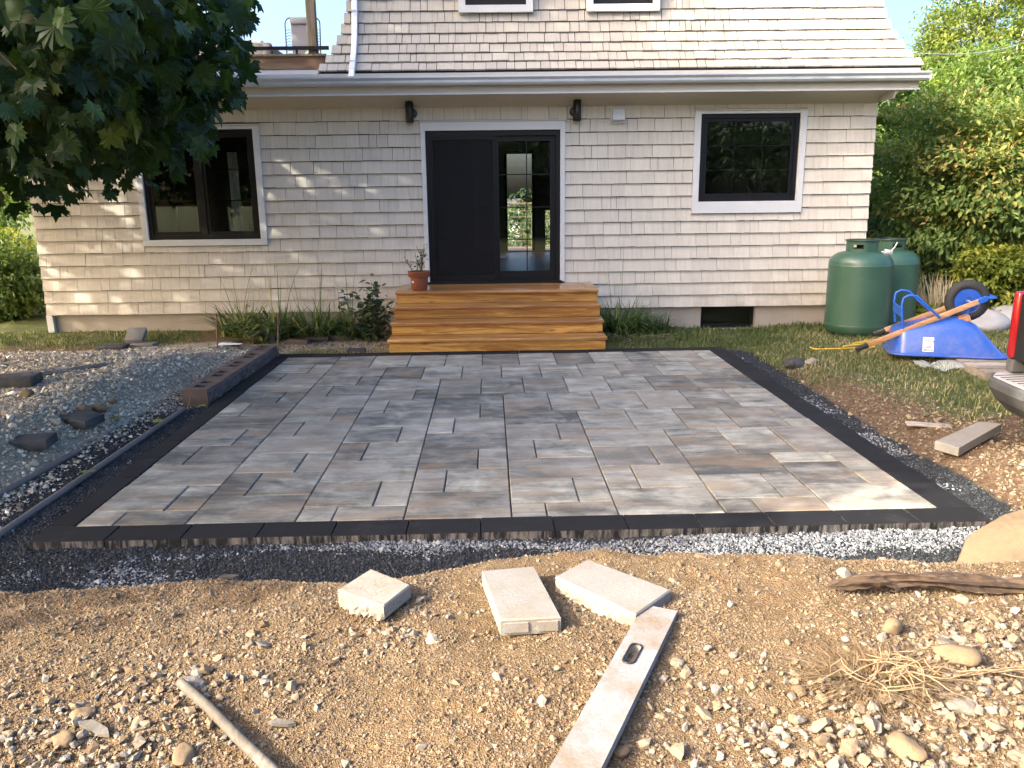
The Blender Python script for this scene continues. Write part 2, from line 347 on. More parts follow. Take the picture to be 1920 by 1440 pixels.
def m_bark(name, a, b, sc):
    t = NT(name); p = t.pos(); n = t.noise(t.mapv(p, sc), 1, 6, .65, .6); c = t.mix(t.ramp(n, [(.35, 0.), (.65, 1.)]), a, b); t.bump(n, .6, .02); return t.fin(c, .9)
M_BARK = m_bark('bark', (.045, .036, .028), (.15, .125, .10), (12, 12, 2.5))
M_WBARK = m_bark('birch_bark', (.20, .18, .16), (.58, .55, .50), (4, 4, 16))
# ground: zones come from mesh attributes (what lies where), grain from noise
def m_ground():
    t = NT('ground_soil'); p = t.pos(); f1 = t.noise(p, 26, 6, .7); f2 = t.noise(p, 120, 4, .65); f3 = t.noise(p, 2.2, 5, .6); f4 = t.noise(p, 8, 5, .65)
    dirt = t.ramp(f1, [(.28, (0.09814, 0.06542, 0.03598)), (.48, (0.1717, 0.1185, 0.06542)), (.7, (0.2453, 0.1775, 0.1022))])
    dirt = t.mix(t.ramp(f3, [(.4, 0.), (.66, .6)]), dirt, (0.1841, 0.1211, 0.06379))
    dirt = t.mix(t.ramp(f4, [(.5, 0.), (.75, .55)]), dirt, (0.2372, 0.1881, 0.1308))
    dirt = t.mix(.6, dirt, t.ramp(f2, [(.3, .62), (.7, 1.2)]), 'MULTIPLY')
    red = t.ramp(f1, [(.3, (.075, .050, .032)), (.5, (.155, .098, .058)), (.7, (.27, .185, .12))]); red = t.mix(.7, red, t.ramp(f2, [(.3, .55), (.7, 1.25)]), 'MULTIPLY')
    drk = t.ramp(f2, [(.3, (.012, .014, .017)), (.55, (.035, .04, .045)), (.8, (.10, .11, .12))])
    lgt = t.ramp(f2, [(.3, (0.2514, 0.2147, 0.1581)), (.55, (0.4242, 0.3673, 0.2795)), (.8, (0.6126, 0.5366, 0.4159))]); lgt = t.mix(t.ramp(f4, [(.45, 0.), (.7, .6)]), lgt, (0.2671, 0.2041, 0.1295))
    gr = t.ramp(f1, [(.3, (.04, .055, .02)), (.5, (.08, .105, .035)), (.72, (.16, .16, .065))]); gr = t.mix(t.ramp(f3, [(.45, 0.), (.7, .7)]), gr, (.19, .165, .085))
    gr = t.mix(.6, gr, t.ramp(f2, [(.3, .55), (.7, 1.3)]), 'MULTIPLY')
    jit = t.math('MULTIPLY', t.math('SUBTRACT', f4, .5), 1.1)
    def w(n): return t.ramp(t.math('ADD', t.attr(n), jit), [(.36, 0.), (.64, 1.)])
    c = t.mix(w('w_grass'), dirt, gr); c = t.mix(w('w_red'), c, red); c = t.mix(w('w_light'), c, lgt); c = t.mix(w('w_dark'), c, drk)
    c = t.mix(t.attr('w_road'), c, (.33, .33, .33))
    h = t.math('ADD', t.math('MULTIPLY', f1, .5), t.math('ADD', t.math('MULTIPLY', f2, .7), t.math('MULTIPLY', t.vor(p, 170), .35)))
    t.bump(h, 1., .024); return t.fin(c, .95, spec=.15)
M_GROUND = m_ground()
def m_rock(name, stops, vs='tint'):
    t = NT(name); p = t.pos(); a = t.attr('tint') if vs == 'tint' else t.rnd()
    c = t.ramp(a, stops); n = t.noise(p, 55, 5, .65); c = t.mix(.6, c, t.ramp(n, [(.3, .65), (.7, 1.2)]), 'MULTIPLY'); t.bump(t.noise(p, 90, 4, .6), .5, .006); return t.fin(c, .88, spec=.25)
ST_TAN = [(0, (0.09814, 0.06706, 0.04089)), (.35, (0.1676, 0.1202, 0.0736)), (.6, (0.2044, 0.1594, 0.1063)), (.85, (0.1758, 0.1594, 0.135)), (1, (0.2453, 0.2168, 0.1717))]
ST_DRK = [(0, (.012, .014, .016)), (.45, (.034, .038, .042)), (.8, (.066, .072, .078)), (.95, (.115, .122, .13)), (1, (.2, .21, .22))]
ST_WHT = [(0, (.16, .18, .20)), (.5, (.34, .365, .39)), (1, (.60, .62, .63))]
ST_GRY = [(0, (0.1886, 0.1603, 0.1173)), (.4, (0.3613, 0.3144, 0.2345)), (.75, (0.5498, 0.4837, 0.3749)), (1, (0.7855, 0.6954, 0.5522))]
M_RTAN = m_rock('tan_stone', ST_TAN); M_RDRK = m_rock('dark_gravel', ST_DRK); M_RWHT = m_rock('pale_gravel', [(a, tuple(k*.52 for k in c)) for a, c in ST_WHT]); M_RGRY_SUN = m_rock('grey_gravel_sun_copy', [(a, (c[0]*.52, c[1]*.48, c[2]*.42)) for a, c in ST_GRY]); M_RGRY = m_rock('grey_gravel', ST_GRY)  # verge stones: grey gravel colours dimmed for sun; grey gravel itself brightened for shade
M_RTANO = m_rock('tan_stone_single', ST_TAN, 'rnd'); M_RGRYO = m_rock('grey_stone_single', ST_GRY, 'rnd')
def m_conc(name, a, b, dirtc, dirt=.4, cracks=False):
    t = NT(name); p = t.ob(); n = t.noise(p, 9, 6, .65); f = t.noise(p, 90, 4, .65)
    c = t.mix(n, a, b); c = t.mix(.45, c, t.ramp(f, [(.3, .72), (.7, 1.15)]), 'MULTIPLY')
    c = t.mix(t.math('MULTIPLY', t.ramp(t.noise(p, 5, 6, .72), [(.46, 0.), (.68, 1.)]), dirt), c, dirtc)
    h = f
    if cracks:
        v = t.new('ShaderNodeTexVoronoi', feature='DISTANCE_TO_EDGE'); t.l.new(t.vadd(p, t.mix(.12, (0, 0, 0), t.noise(p, 14, 4, .6, out=1))), v.inputs['Vector']); v.inputs['Scale'].default_value = 7
        k = t.ramp(v.outputs['Distance'], [(0., 1.), (.022, 0.)]); c = t.mix(t.math('MULTIPLY', k, .8), c, (.16, .10, .055))
    t.bump(h, .5, .004); return t.fin(c, .85, spec=.25)
M_CPAV = m_conc('pale_concrete_paver', (0.1629, 0.1582, 0.1451), (0.2385, 0.2313, 0.2136), (0.159, 0.1258, 0.08462), .65)
M_CCRK = m_conc('cracked_concrete_paver', (0.1898, 0.1797, 0.1547), (0.264, 0.2508, 0.2157), (0.1815, 0.1379, 0.08954), .55, True)
M_CBRK = m_conc('broken_concrete_edge', (0.21, 0.1688, 0.1237), (0.3, 0.2513, 0.195), (0.1875, 0.135, 0.07875), .5)
M_DPAV = m_conc('dark_loose_paver', (.028, .029, .032), (.06, .06, .063), (.17, .155, .135), .3)
M_BLOCK = m_conc('brown_wall_block', (.055, .043, .038), (.105, .082, .072), (.15, .125, .105), .35)
M_SAND = m_conc('sandstone_slab', (.115, .080, .045), (.24, .178, .106), (.10, .075, .05), .8)
M_ALU = m_conc('dusty_aluminium', (0.1794, 0.183, 0.183), (0.2368, 0.2404, 0.2404), (0.1615, 0.1184, 0.07535), .9)
def m_paint(name, col, dust, amt, rough=.35, coat=.3, sc=5):
    t = NT(name); p = t.ob(); n = t.noise(p, sc, 6, .65); f = t.noise(p, sc*14, 4, .7)
    c = t.mix(n, tuple(k*.86 for k in col), tuple(min(1, k*1.12) for k in col))
    sp = t.new('ShaderNodeSeparateXYZ'); t.l.new(p, sp.inputs[0]); low = t.ramp(sp.outputs[2], [(.0, 1.), (.32, .35), (.9, .15)])
    d = t.math('MULTIPLY', t.math('MULTIPLY', t.ramp(t.math('ADD', t.math('MULTIPLY', n, .6), t.math('MULTIPLY', f, .4)), [(.44, 0.), (.66, 1.)]), low), amt); c = t.mix(d, c, dust)
    scr = t.ramp(t.noise(t.mapv(p, (3, 3, 60), rot=(.5, .3, 0)), 1, 4, .7), [(.66, 0.), (.70, 1.)]); c = t.mix(t.math('MULTIPLY', scr, .12), c, (.5, .5, .5))
    t.bump(f, .05, .002); return t.fin(c, t.math('MULTIPLY_ADD', d, .5, rough), coat=coat)
M_GREENT = m_paint('green_tank_paint', (0.02754, 0.07938, 0.05022), (0.1215, 0.1134, 0.09315), .55, .42, .2, 3)
M_GREEND = plain('dark_green_paint', (.018, .045, .032), .4, var=.15)
M_BLUE = m_paint('blue_enamel', (0.009, 0.0675, 0.36), (0.198, 0.171, 0.135), .6, .34, .35, 7)
M_BLUE2 = plain('blue_tube', (.014, .085, .40), .38, var=.1)
M_RUB = plain('tyre_rubber', (.016, .016, .016), .75, var=.25, sc=20, bump=.3)
M_ZINC = plain('zinc_fitting', (.55, .56, .57), .35, .6)
M_STICK = plain('white_sticker', (.72, .76, .78), .5, var=.03)
M_INK = plain('dark_ink', (.02, .03, .05), .6, var=.05)
M_TERRA = plain('terracotta', (.23, .068, .030), .6, var=.2, sc=12)
M_SOILP = plain('potting_soil', (.03, .022, .015), .95, var=.3, sc=40)
M_RUST = plain('rusty_steel', (.16, .085, .055), .8, var=.35, sc=30)
M_PIPE = plain('dusty_steel_pipe', (.14, .115, .10), .65, .2, var=.3, sc=8, obj=False)
M_ROPE = plain('yellow_rope', (.55, .36, .03), .7, var=.2, sc=30, obj=False)
def m_plastic():
    t = NT('clear_plastic_film'); t.fin((.72, .78, .76), .25); tr = t.new('ShaderNodeBsdfTransparent'); mx = t.new('ShaderNodeMixShader'); mx.inputs[0].default_value = .25
    t.l.new(tr.outputs[0], mx.inputs[1]); t.l.new(t.b.outputs[0], mx.inputs[2]); t.l.new(mx.outputs[0], t.out.inputs[0]); return t.mat
M_FILM = m_plastic()
M_TRUCK = plain('dark_truck_paint', (.010, .011, .013), .3, var=.2, sc=2, coat=.5)
M_BUMP = m_conc('scuffed_bumper_steel', (.035, .037, .039), (.085, .088, .092), (.17, .155, .135), .3)
M_PLATE = m_conc('scuffed_tread_plate', (.26, .26, .26), (.38, .38, .38), (.25, .215, .175), .5)
M_RED = plain('red_lens', (.22, .006, .008), .12, var=.1, coat=.6)
M_WICK = plain('grey_wicker', (.20, .19, .18), .8, var=.3, sc=60, obj=False)
M_CUSH = plain('pale_cushion', (.45, .50, .47), .85, var=.06)
M_MESHF = plain('grey_sling_fabric', (.36, .36, .40), .8, var=.2, sc=70)
M_LGT = plain('lamp_black', (.010, .011, .012), .35, var=.1)
M_VENT = plain('grey_vent_plastic', (.55, .56, .57), .45, var=.05)
M_BLUEC = plain('blue_cloth', (.12, .17, .32), .9, var=.3, sc=20)
M_FAB = plain('grey_landscape_rock', (.24, .24, .25), .9, var=.3, sc=4, bump=.5, obj=False)
# ============================================================ GROUND
def lines(parts):
    r = []
    for a, b, st in parts: r += list(np.arange(a, b, st))
    return np.array(sorted(set(np.round(r, 4))))
gx = lines([(-400, -60, 40), (-60, -16, 4), (-16, -5, .4), (-5, -3.2, .06), (-3.2, 3.2, .02), (3.2, 5.4, .05), (5.4, 16, .35), (16, 60, 4), (60, 401, 40)])
gy = lines([(-300, -30, 30), (-30, -2, 2), (-2, 1.2, .2), (1.2, 4.2, .018), (4.2, 7, .06), (7, 12, .1), (12, 30, 1), (30, 100, 5), (100, 901, 50)])
X, Y = np.meshgrid(gx, gy, indexing='ij'); x = X.ravel(); y = Y.ravel(); Z = gz(x, y)
nx, ny = len(gx), len(gy)
i = (np.arange(nx-1)[:, None]*ny+np.arange(ny-1)[None]).ravel(); F = np.stack([i, i+ny, i+ny+1, i+1], 1)
def zones(x, y):
    c = crest(x); mound = (1-sst(c+.02, c+.16, y))*sst(-2.5, -.8, y)
    pin = sst(-3.32, -3.08, x)*(1-sst(2.88, 3.10, x))*sst(3.2, 3.4, y)*(1-sst(9.3, 9.8, y))
    n = fbm(x*.9, y*.9, 77, 3)
    dark = np.clip(pin*1.1-.05, 0, 1)*(1-mound)
    light = sst(-2.9, -3.5, x)*sst(-7.5, -6.6, x)*(1-sst(9.0, 10.0, y))*(1-mound)
    light = np.maximum(light, np.exp(-((x-3.45)**2/.25+(y-4.35)**2/.25))*.45*(1-mound))
    light = np.maximum(light, sst(8.6, 9.2, y)*(1-sst(10.0, 10.8, y+.3*n))*sst(-5.2, -4.4, x)*(1-sst(-3.0, -2.8, x)))
    light = np.maximum(light, sst(9.7, 9.9, y)*(1-sst(10.6, 11.3, y))*sst(-3.6, -2.9, x)*(1-sst(-1.4, -1.2, x))*.9)
    red = sst(2.9, 3.1, x)*(1-sst(3.55, 4.1, x+.25*(y-6.5)*.5))*sst(3.6, 4.4, y)*(1-sst(8.3, 9.0, y))
    red = np.maximum(red, sst(2.9, 3.2, x)*(1-sst(5.9, 6.6, y+n*.4))*sst(3.3, 3.7, y))
    grass = sst(3.2, 3.8, x+.22*(y-6))*sst(5.6, 6.4, y+n*.5)+sst(9.0, 10, y)*sst(1.2, 1.5, x)+.8*sst(9.8, 10.6, y)*(1-sst(-4.6, -3.6, x))+sst(13, 15, y)+sst(7, 9, np.abs(x))+sst(-1, -4, y)
    grass = np.clip(grass, 0, 1)*(1-mound)
    road = sst(7.0, 7.3, x)*(1-sst(8.4, 8.7, x))*sst(13.4, 13.7, y)*(1-sst(15.2, 15.5, y))+(1-sst(-14, -13, x))*sst(22, 24, y)*(1-sst(34, 36, y))
    return mound, dark, light, red, grass, np.clip(road, 0, 1)
mo, dk, lt, rd, gs, ro = zones(x, y)
me = npmesh('ground', np.stack([x, y, Z], 1), F, M_GROUND, dict(w_dark=dk, w_light=lt, w_red=np.clip(rd-gs*.5, 0, 1), w_grass=gs, w_road=ro), True)
tag(bpy.data.objects.new('ground', me), kind='structure'); COL.objects.link(bpy.data.objects['ground'])
# ============================================================ PATIO
patio = bpy.data.objects.new('patio', None); COL.objects.link(patio); patio['kind'] = 'structure'
pb = MB(); 
c4 = [p2w(-.10, -.16), p2w(5.18, -.16), p2w(5.18, 5.14), p2w(-.10, 5.14)]
pb.add([(p.x, p.y, -.12) for p in c4]+[(p.x, p.y, -.030) for p in c4], [(0, 3, 2, 1), (4, 5, 6, 7), (0, 1, 5, 4), (1, 2, 6, 5), (2, 3, 7, 6), (3, 0, 4, 7)])
part('bedding_sand', pb, plain('bedding_sand', (.03, .028, .025), .95, obj=False), patio)
UM, VM = 5.0/24, 4.965/23
TL = []
def band(u, seq, v=0):
    for h, cuts in seq:
        e = [u]+[u+k for k in cuts]+[u+3]
        for a, b in zip(e, e[1:]): TL.append((a, v, b, v+h))
        v += h
A3 = [(1, [1]), (2, [2]), (2, [])]; P6 = [(2, [1]), (2, [2]), (2, [])]
band(0, A3+P6*3); band(3, [(2, [])]+P6*3); band(6, A3+P6*2); band(9, [(2, [])]+P6*2); band(12, A3+P6); band(15, [(2, [])]+P6)
def row(v, h, us): TL.extend((a, v, b, v+h) for a, b in zip(us, us[1:]))
TL += [(0, 23, 0, 23)][:0]
row(20, 3, [3, 5, 7, 9, 11, 13, 15, 17, 19, 21, 23, 24]); row(17, 3, list(range(6, 25, 2))); row(14, 3, [9, 11, 13, 15, 17, 19, 21, 23])
TL += [(23, 14, 24, 15), (23, 15, 24, 17)]; row(11, 3, list(range(12, 25, 2))); row(8, 3, [15, 17, 19, 21, 23]); TL += [(23, 8, 24, 9), (23, 9, 24, 11)]
TL += [(18, 0, 19, 1), (19, 0, 21, 1), (18, 1, 20, 3), (20, 1, 21, 2), (20, 2, 21, 3), (18, 3, 21, 5), (18, 5, 20, 7), (18, 7, 20, 8), (20, 5, 22, 6), (20, 6, 22, 8), (22, 5, 24, 8),
       (21, 0, 24, 2), (21, 2, 23, 4), (21, 4, 23, 5), (23, 2, 24, 3), (23, 3, 24, 5)]
TL = [t for t in TL if t[3] <= 23]
def slab(w, d, h, ch, ju=0.):
    a, b = w/2, d/2; v = []
    for z, k in ((-h, 0), (-ch, 0), (0, ch)): v += [(-a+k, -b+k, z), (a-k, -b+k, z), (a-k, b-k, z), (-a+k, b-k, z)]
    f = [(3, 2, 1, 0), (8, 9, 10, 11)]
    for l in (0, 4):
        for k in range(4): f.append((l+k, l+(k+1) % 4, l+4+(k+1) % 4, l+4+k))
    return v, f
pcache = {}
def paver(name, w, d, ch, mat, ctr, parent, h=.07, dz=0., rz=PA):
    key = (name, round(w, 3), round(d, 3))
    if key not in pcache: v, f = slab(w, d, h, ch); pcache[key] = MB().add(v, f).mesh(name, mat)
    return part(name, pcache[key], mat, parent, m=TR((ctr.x, ctr.y, dz), (random.gauss(0, .002), random.gauss(0, .002), rz+random.gauss(0, .0012))))
GAP = .008
for (u0, v0, u1, v1) in TL:
    c = p2w((u0+u1)/2*UM, (v0+v1)/2*VM)
    paver('paver', (u1-u0)*UM-GAP, (v1-v0)*VM-GAP, .005, M_PAV, c, patio, dz=random.gauss(0, .0018))
BW = .208; BL = .4185; LW = .15
def brow(n0, ax, start, end, c, w):
    L = end-start; k = max(1, round(L/BL)); st = L/k
    for q in range(k):
        m_ = start+(q+.5)*st
        if ax == 'u': paver('border_paver', st-.005, w-.004, .004, M_BOR, p2w(m_, c), patio, .085, random.gauss(0, .001))
        else: paver('border_paver', w-.004, st-.005, .004, M_BOR, p2w(c, m_), patio, .085, random.gauss(0, .001))
brow(0, 'u', -LW, 5.0+BW, -BW/2-.002, BW); brow(0, 'v', 0, 4.97, 5.0+BW/2+.002, BW); brow(0, 'v', 0, 4.97, -LW/2-.002, LW)
brow(0, 'u', -LW, 5.0+BW, 4.97+BW/2+.002, BW)
# ============================================================ HOUSE
WY = 11.34; XL, XR = -6.42, 5.12
house = thing('house', 'two-storey beige shingled house with flared mansard roof and black-framed windows', 'house', (-.6, 14.5, 0))
DOOR = (-1.0, .83, .63, 2.69); LWIN = (-4.86, -3.32, 1.29, 2.74); RWIN = (2.74, 4.09, 1.72, 2.87); BWIN = (2.86, 3.64, -.075, .262)
def wall_panel(mb, x0, x1, z0, z1, y0, y1, holes):
    xs = sorted({x0, x1, *[h[0] for h in holes], *[h[1] for h in holes]})
    for a, b in zip(xs, xs[1:]):
        zs = [(z0, z1)]
        for h in holes:
            if h[0] < b-1e-6 and h[1] > a+1e-6:
                zs = [q for (p, r) in zs for q in ((p, min(r, h[2])), (max(p, h[3]), r)) if q[1]-q[0] > 1e-4]
        for p, r in zs: mb.box((a, y0, p), (b, y1, r))
w = MB(); wall_panel(w, XL+.004, XR-.004, .262, 3.2, WY+.012, WY+.16, [DOOR, LWIN, RWIN])
w.box((XL, WY+.16, .25), (XL+.15, 18, 3.2)); w.box((XR-.15, WY+.16, .25), (XR, 18, 3.2))
RD = (.16, .70, .66, 2.72); RD2 = (.985, 1.13, .66, 1.52)
wall_panel(w, XL+.15, XR-.15, .25, 3.2, 17.85, 18, [RD, RD2])
wall = part('wall', w, M_SID, house, world=True)
fe = MB(); wall_panel(fe, XL+.004, XR-.004, .266, 3.19, WY, WY+.011, [DOOR, LWIN, RWIN]); part('shadow_line_backing', fe, M_SHADOWLINE, house, world=True)  # added dark sheet, shows through the gaps as shadow under each course
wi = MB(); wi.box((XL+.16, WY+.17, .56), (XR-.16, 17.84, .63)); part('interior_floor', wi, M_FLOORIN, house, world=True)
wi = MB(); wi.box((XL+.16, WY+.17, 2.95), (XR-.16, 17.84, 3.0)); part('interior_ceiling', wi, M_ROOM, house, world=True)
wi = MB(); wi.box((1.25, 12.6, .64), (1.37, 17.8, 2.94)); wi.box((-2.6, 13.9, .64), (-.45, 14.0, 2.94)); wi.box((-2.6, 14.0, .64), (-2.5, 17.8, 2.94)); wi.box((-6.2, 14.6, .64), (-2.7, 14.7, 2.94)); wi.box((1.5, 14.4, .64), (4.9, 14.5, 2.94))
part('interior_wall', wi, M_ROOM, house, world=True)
f = MB(); wall_panel(f, XL+.03, XR-.04, -.5, .258, WY+.03, WY+.22, [BWIN]); f.box((XL+.03, WY+.22, -.5), (XL+.25, 17.9, .248)); f.box((XR-.25, WY+.22, -.5), (XR-.04, 17.9, .248)); f.box((XL+.25, 17.7, -.5), (XR-.25, 17.9, .248))
part('foundation', f, M_FND, house, world=True)
cp = MB(); cp.box((XL-.012, WY-.03, .0), (XL+.075, WY+.03, .258)); cp.box((XL+.0, WY-.02, -.07), (XL+.06, WY+.026, -.002)); part('corner_pipe', cp, M_WHITE, house, world=True)
# shingles: unit mesh, scaled per piece
su = MB(); su.add([(0, -.034, 0), (1, -.034, 0), (1, -.007, 1), (0, -.007, 1), (0, -.006, 0), (1, -.006, 0), (1, 0, 1), (0, 0, 1)], [(0, 1, 2, 3), (4, 7, 6, 5), (0, 4, 5, 1), (1, 5, 6, 2), (2, 6, 7, 3), (3, 7, 4, 0)])
SHM = su.mesh('shingle', M_SID); SHR = su.mesh('shingle', M_ROOF)
def cutx(a, b, lo, hi, holes): # free x intervals between holes
    iv = [(a, b)]
    for h in holes: iv = [q for (p, r) in iv for q in ((p, min(r, h[0])), (max(p, h[1]), r)) if q[1]-q[0] > .015]
    return iv
def fill(a, b, lo, hi, rnd):
    r = []; x = a
    while x < b-1e-4:
        wd = rnd.choice([rnd.uniform(lo, (lo+hi)/2), rnd.uniform(lo, hi)])
        if b-x-wd < lo*.7: wd = b-x
        r.append((x, x+wd)); x += wd
    return r
rnd = random.Random(5); SH = []
CAS = [(-1.062, .895, .60, 2.83), (-4.945, -3.232, 1.20, 2.815), (2.652, 4.178, 1.555, 2.935)]
NC = 16; CH = (3.0-.255)/NC
for k in range(NC):
    z0 = .255+k*CH; z1 = z0+CH
    full = [h for h in CAS if h[2] < z1-.01 and h[3] > z0+.01]
    for a, b in cutx(XL-.005, XR+.012-.001*0+.003*math.sin(k*2.1), 0, 0, full):
        for p, q in fill(a, b, .075, .30, rnd): SH.append((p, q, z0, z1))
    for h in full:
        if h[2] > z0+.02: SH += [(p, q, z0, h[2]) for p, q in fill(h[0], h[1], .08, .3, rnd)]
        if h[3] < z1-.02: SH += [(p, q, h[3], z1) for p, q in fill(h[0], h[1], .08, .3, rnd)]
def shm(p, q, z0, z1):
    return TR((p+.002, WY-.001+rnd.uniform(-.003, .001), z0+rnd.gauss(0, .0016)), (rnd.gauss(0, .005), rnd.gauss(0, .003), rnd.gauss(0, .004)), (q-p-rnd.choice((.002, .003, .004, .0065)), 1., z1-z0-.0075))
order = sorted(SH, key=lambda s: -(s[1]-s[0])*(s[3]-s[2]))
for s in order[:300]: part('shingle', SHM, None, wall, m=shm(*s))
rest = MB()
for s in order[300:]: rest.add(su.v, su.f, shm(*s))
part('shingle_courses', rest, M_SID, wall, kind='stuff')
# eaves
g = MB(); GY = 10.70; gprof = [(GY+.13, 3.20), (GY+.03, 3.20), (GY+.012, 3.225), (GY+.010, 3.255), (GY-.012, 3.285), (GY-.012, 3.305), (GY+.002, 3.305), (GY+.010, 3.29), (GY+.026, 3.262), (GY+.032, 3.23), (GY+.04, 3.214), (GY+.122, 3.214), (GY+.122, 3.305), (GY+.13, 3.305)]
g.prism(gprof, 'x', -6.75, 5.50); g.box((5.50, GY-.011, 3.205), (5.503, GY+.13, 3.304)); g.box((-6.753, GY-.011, 3.205), (-6.75, GY+.13, 3.304))
gut = part('gutter', g, M_GUT, house, world=True)
hg = MB()
for k in range(9): hg.box((-6+k*1.35, GY-.008, 3.292), (-5.975+k*1.35, GY+.128, 3.300))
part('gutter_bracket', hg, M_GUT, gut)
g = MB(); g.box((-6.7, 10.835, 3.115), (5.42, 10.865, 3.36)); part('fascia', g, M_SOFF, house, world=True)
g = MB(); g.box((-6.69, 10.812, 3.095), (5.43, 10.86, 3.113)); part('eave_trim', g, M_WHITE, house, world=True)
g = MB(); g.loft([[(XX, 10.866, 3.12), (XX, 10.866, 3.135), (XX, 11.39, 3.02), (XX, 11.335, 2.995)][:4] for XX in (-6.66, XR+.01)]); 
sp = [(10.866, 3.118), (11.0, 3.112), (11.15, 3.085), (11.26, 3.045), (11.326, 2.992), (11.36, 2.992), (11.36, 3.06), (11.2, 3.14), (10.866, 3.16)]
g = MB(); g.prism(sp, 'x', -6.66, XR+.012); part('soffit', g, M_SOFF, house, smooth=40, world=True)
g = MB(); spx = [(5.42, 3.118), (5.3, 3.112), (5.2, 3.085), (5.145, 3.045), (5.134, 3.0), (5.13, 3.16), (5.42, 3.16)]; g.prism([(a, b) for a, b in spx], 'y', 10.867, 18.2); part('soffit', g, M_SOFF, house, smooth=40, world=True)
# roof core
RP = [(10.915, 3.36), (10.93, 3.395), (11.05, 3.535), (11.17, 3.70), (11.275, 3.90), (11.35, 4.10), (11.40, 4.32), (11.435, 4.60), (11.46, 5.0), (11.50, 5.28), (12.2, 5.42)]
def rxl(yv): return -2.29+(yv-10.93)*.72
def rxr(yv): return 5.49-(yv-10.93)*.85
g = MB(); g.loft([[(rxl(a)+.01, a+.012, b), (rxr(a)-.01, a+.012, b), (rxr(a)-.01, 29.0-a, b), (rxl(a)+.01, 29.0-a, b)] for a, b in RP])
roof = part('roof', g, M_SHADOWLINE, house, world=True)  # core coloured near-black so roof shingle gaps read as shadow lines
g = MB(); g.box((-6.68, 10.87, 3.30), (5.44, 11.3, 3.345)); part('drip_edge', g, M_FLASH, house, world=True)
arc = [0]
for (a, b), (c, d) in zip(RP[1:], RP[2:]): arc.append(arc[-1]+math.hypot(c-a, d-b))
def rp(s):
    for k in range(len(arc)-1):
        if s <= arc[k+1] or k == len(arc)-2:
            t = (s-arc[k])/(arc[k+1]-arc[k]); a, b = RP[k+1], RP[k+2]; return a[0]+(b[0]-a[0])*t, a[1]+(b[1]-a[1])*t
UW = [(-.505, .47), (1.17, 2.135)]; RSH = []; EX = .155
for k in range(12):
    s0 = k*EX; (ya, za), (yb, zb) = rp(s0), rp(s0+EX)
    holes = [(a, b) for a, b in UW] if zb > 4.22 else []
    for a, b in cutx(rxl(ya)-.012, rxr(ya)+.012, 0, 0, holes):
        for p, q in fill(a, b, .07, .24, rnd):
            tilt = math.atan2(yb-ya, zb-za); sl = math.hypot(yb-ya, zb-za)
            dxl = (rxl(yb)-rxl(ya)) if p < rxl(ya)+.02 else 0
            RSH.append((p, q, ya, za, tilt, sl))
def rsm(p, q, ya, za, tilt, sl): return TR((p+.0015, ya+.003+rnd.uniform(-.006, .001), za+rnd.gauss(0, .002)), (-tilt+rnd.gauss(0, .004), rnd.gauss(0, .004), 0), (q-p-rnd.choice((.004, .006, .009)), .8, sl-.005))
order = sorted(RSH, key=lambda s: (s[3] > 4.25, -(s[1]-s[0])))
for s in order[:300]: part('shingle', SHR, None, roof, m=rsm(*s))
rest = MB()
for s in order[300:]: rest.add(su.v, su.f, rsm(*s))
part('shingle_courses', rest, M_ROOF, roof, kind='stuff')
# downspout on the roof
g = MB(); pts = [(-1.86, 10.79, 3.30), (-1.86, 10.86, 3.40)]+[(-1.86, a-.060, b+.01) for a, b in RP[2:]]
for (a, b) in zip(pts, pts[1:]):
    d = Vector(b)-Vector(a); q = d.to_track_quat('Z', 'Y').to_matrix().to_4x4(); q.translation = a; g.rbox((-.037, -.028, 0), (.037, .028, d.length+.01), .008, 1, q)
dsp = part('downspout', g, M_DRY, house, smooth=30, world=True)
g = MB()
for zc in (3.50, 4.17): yy = np.interp(zc, [b for a, b in RP], [a for a, b in RP]); g.box((-1.90, yy-.09, zc), (-1.82, yy-.01, zc+.035))
part('strap', g, M_DRY, dsp)
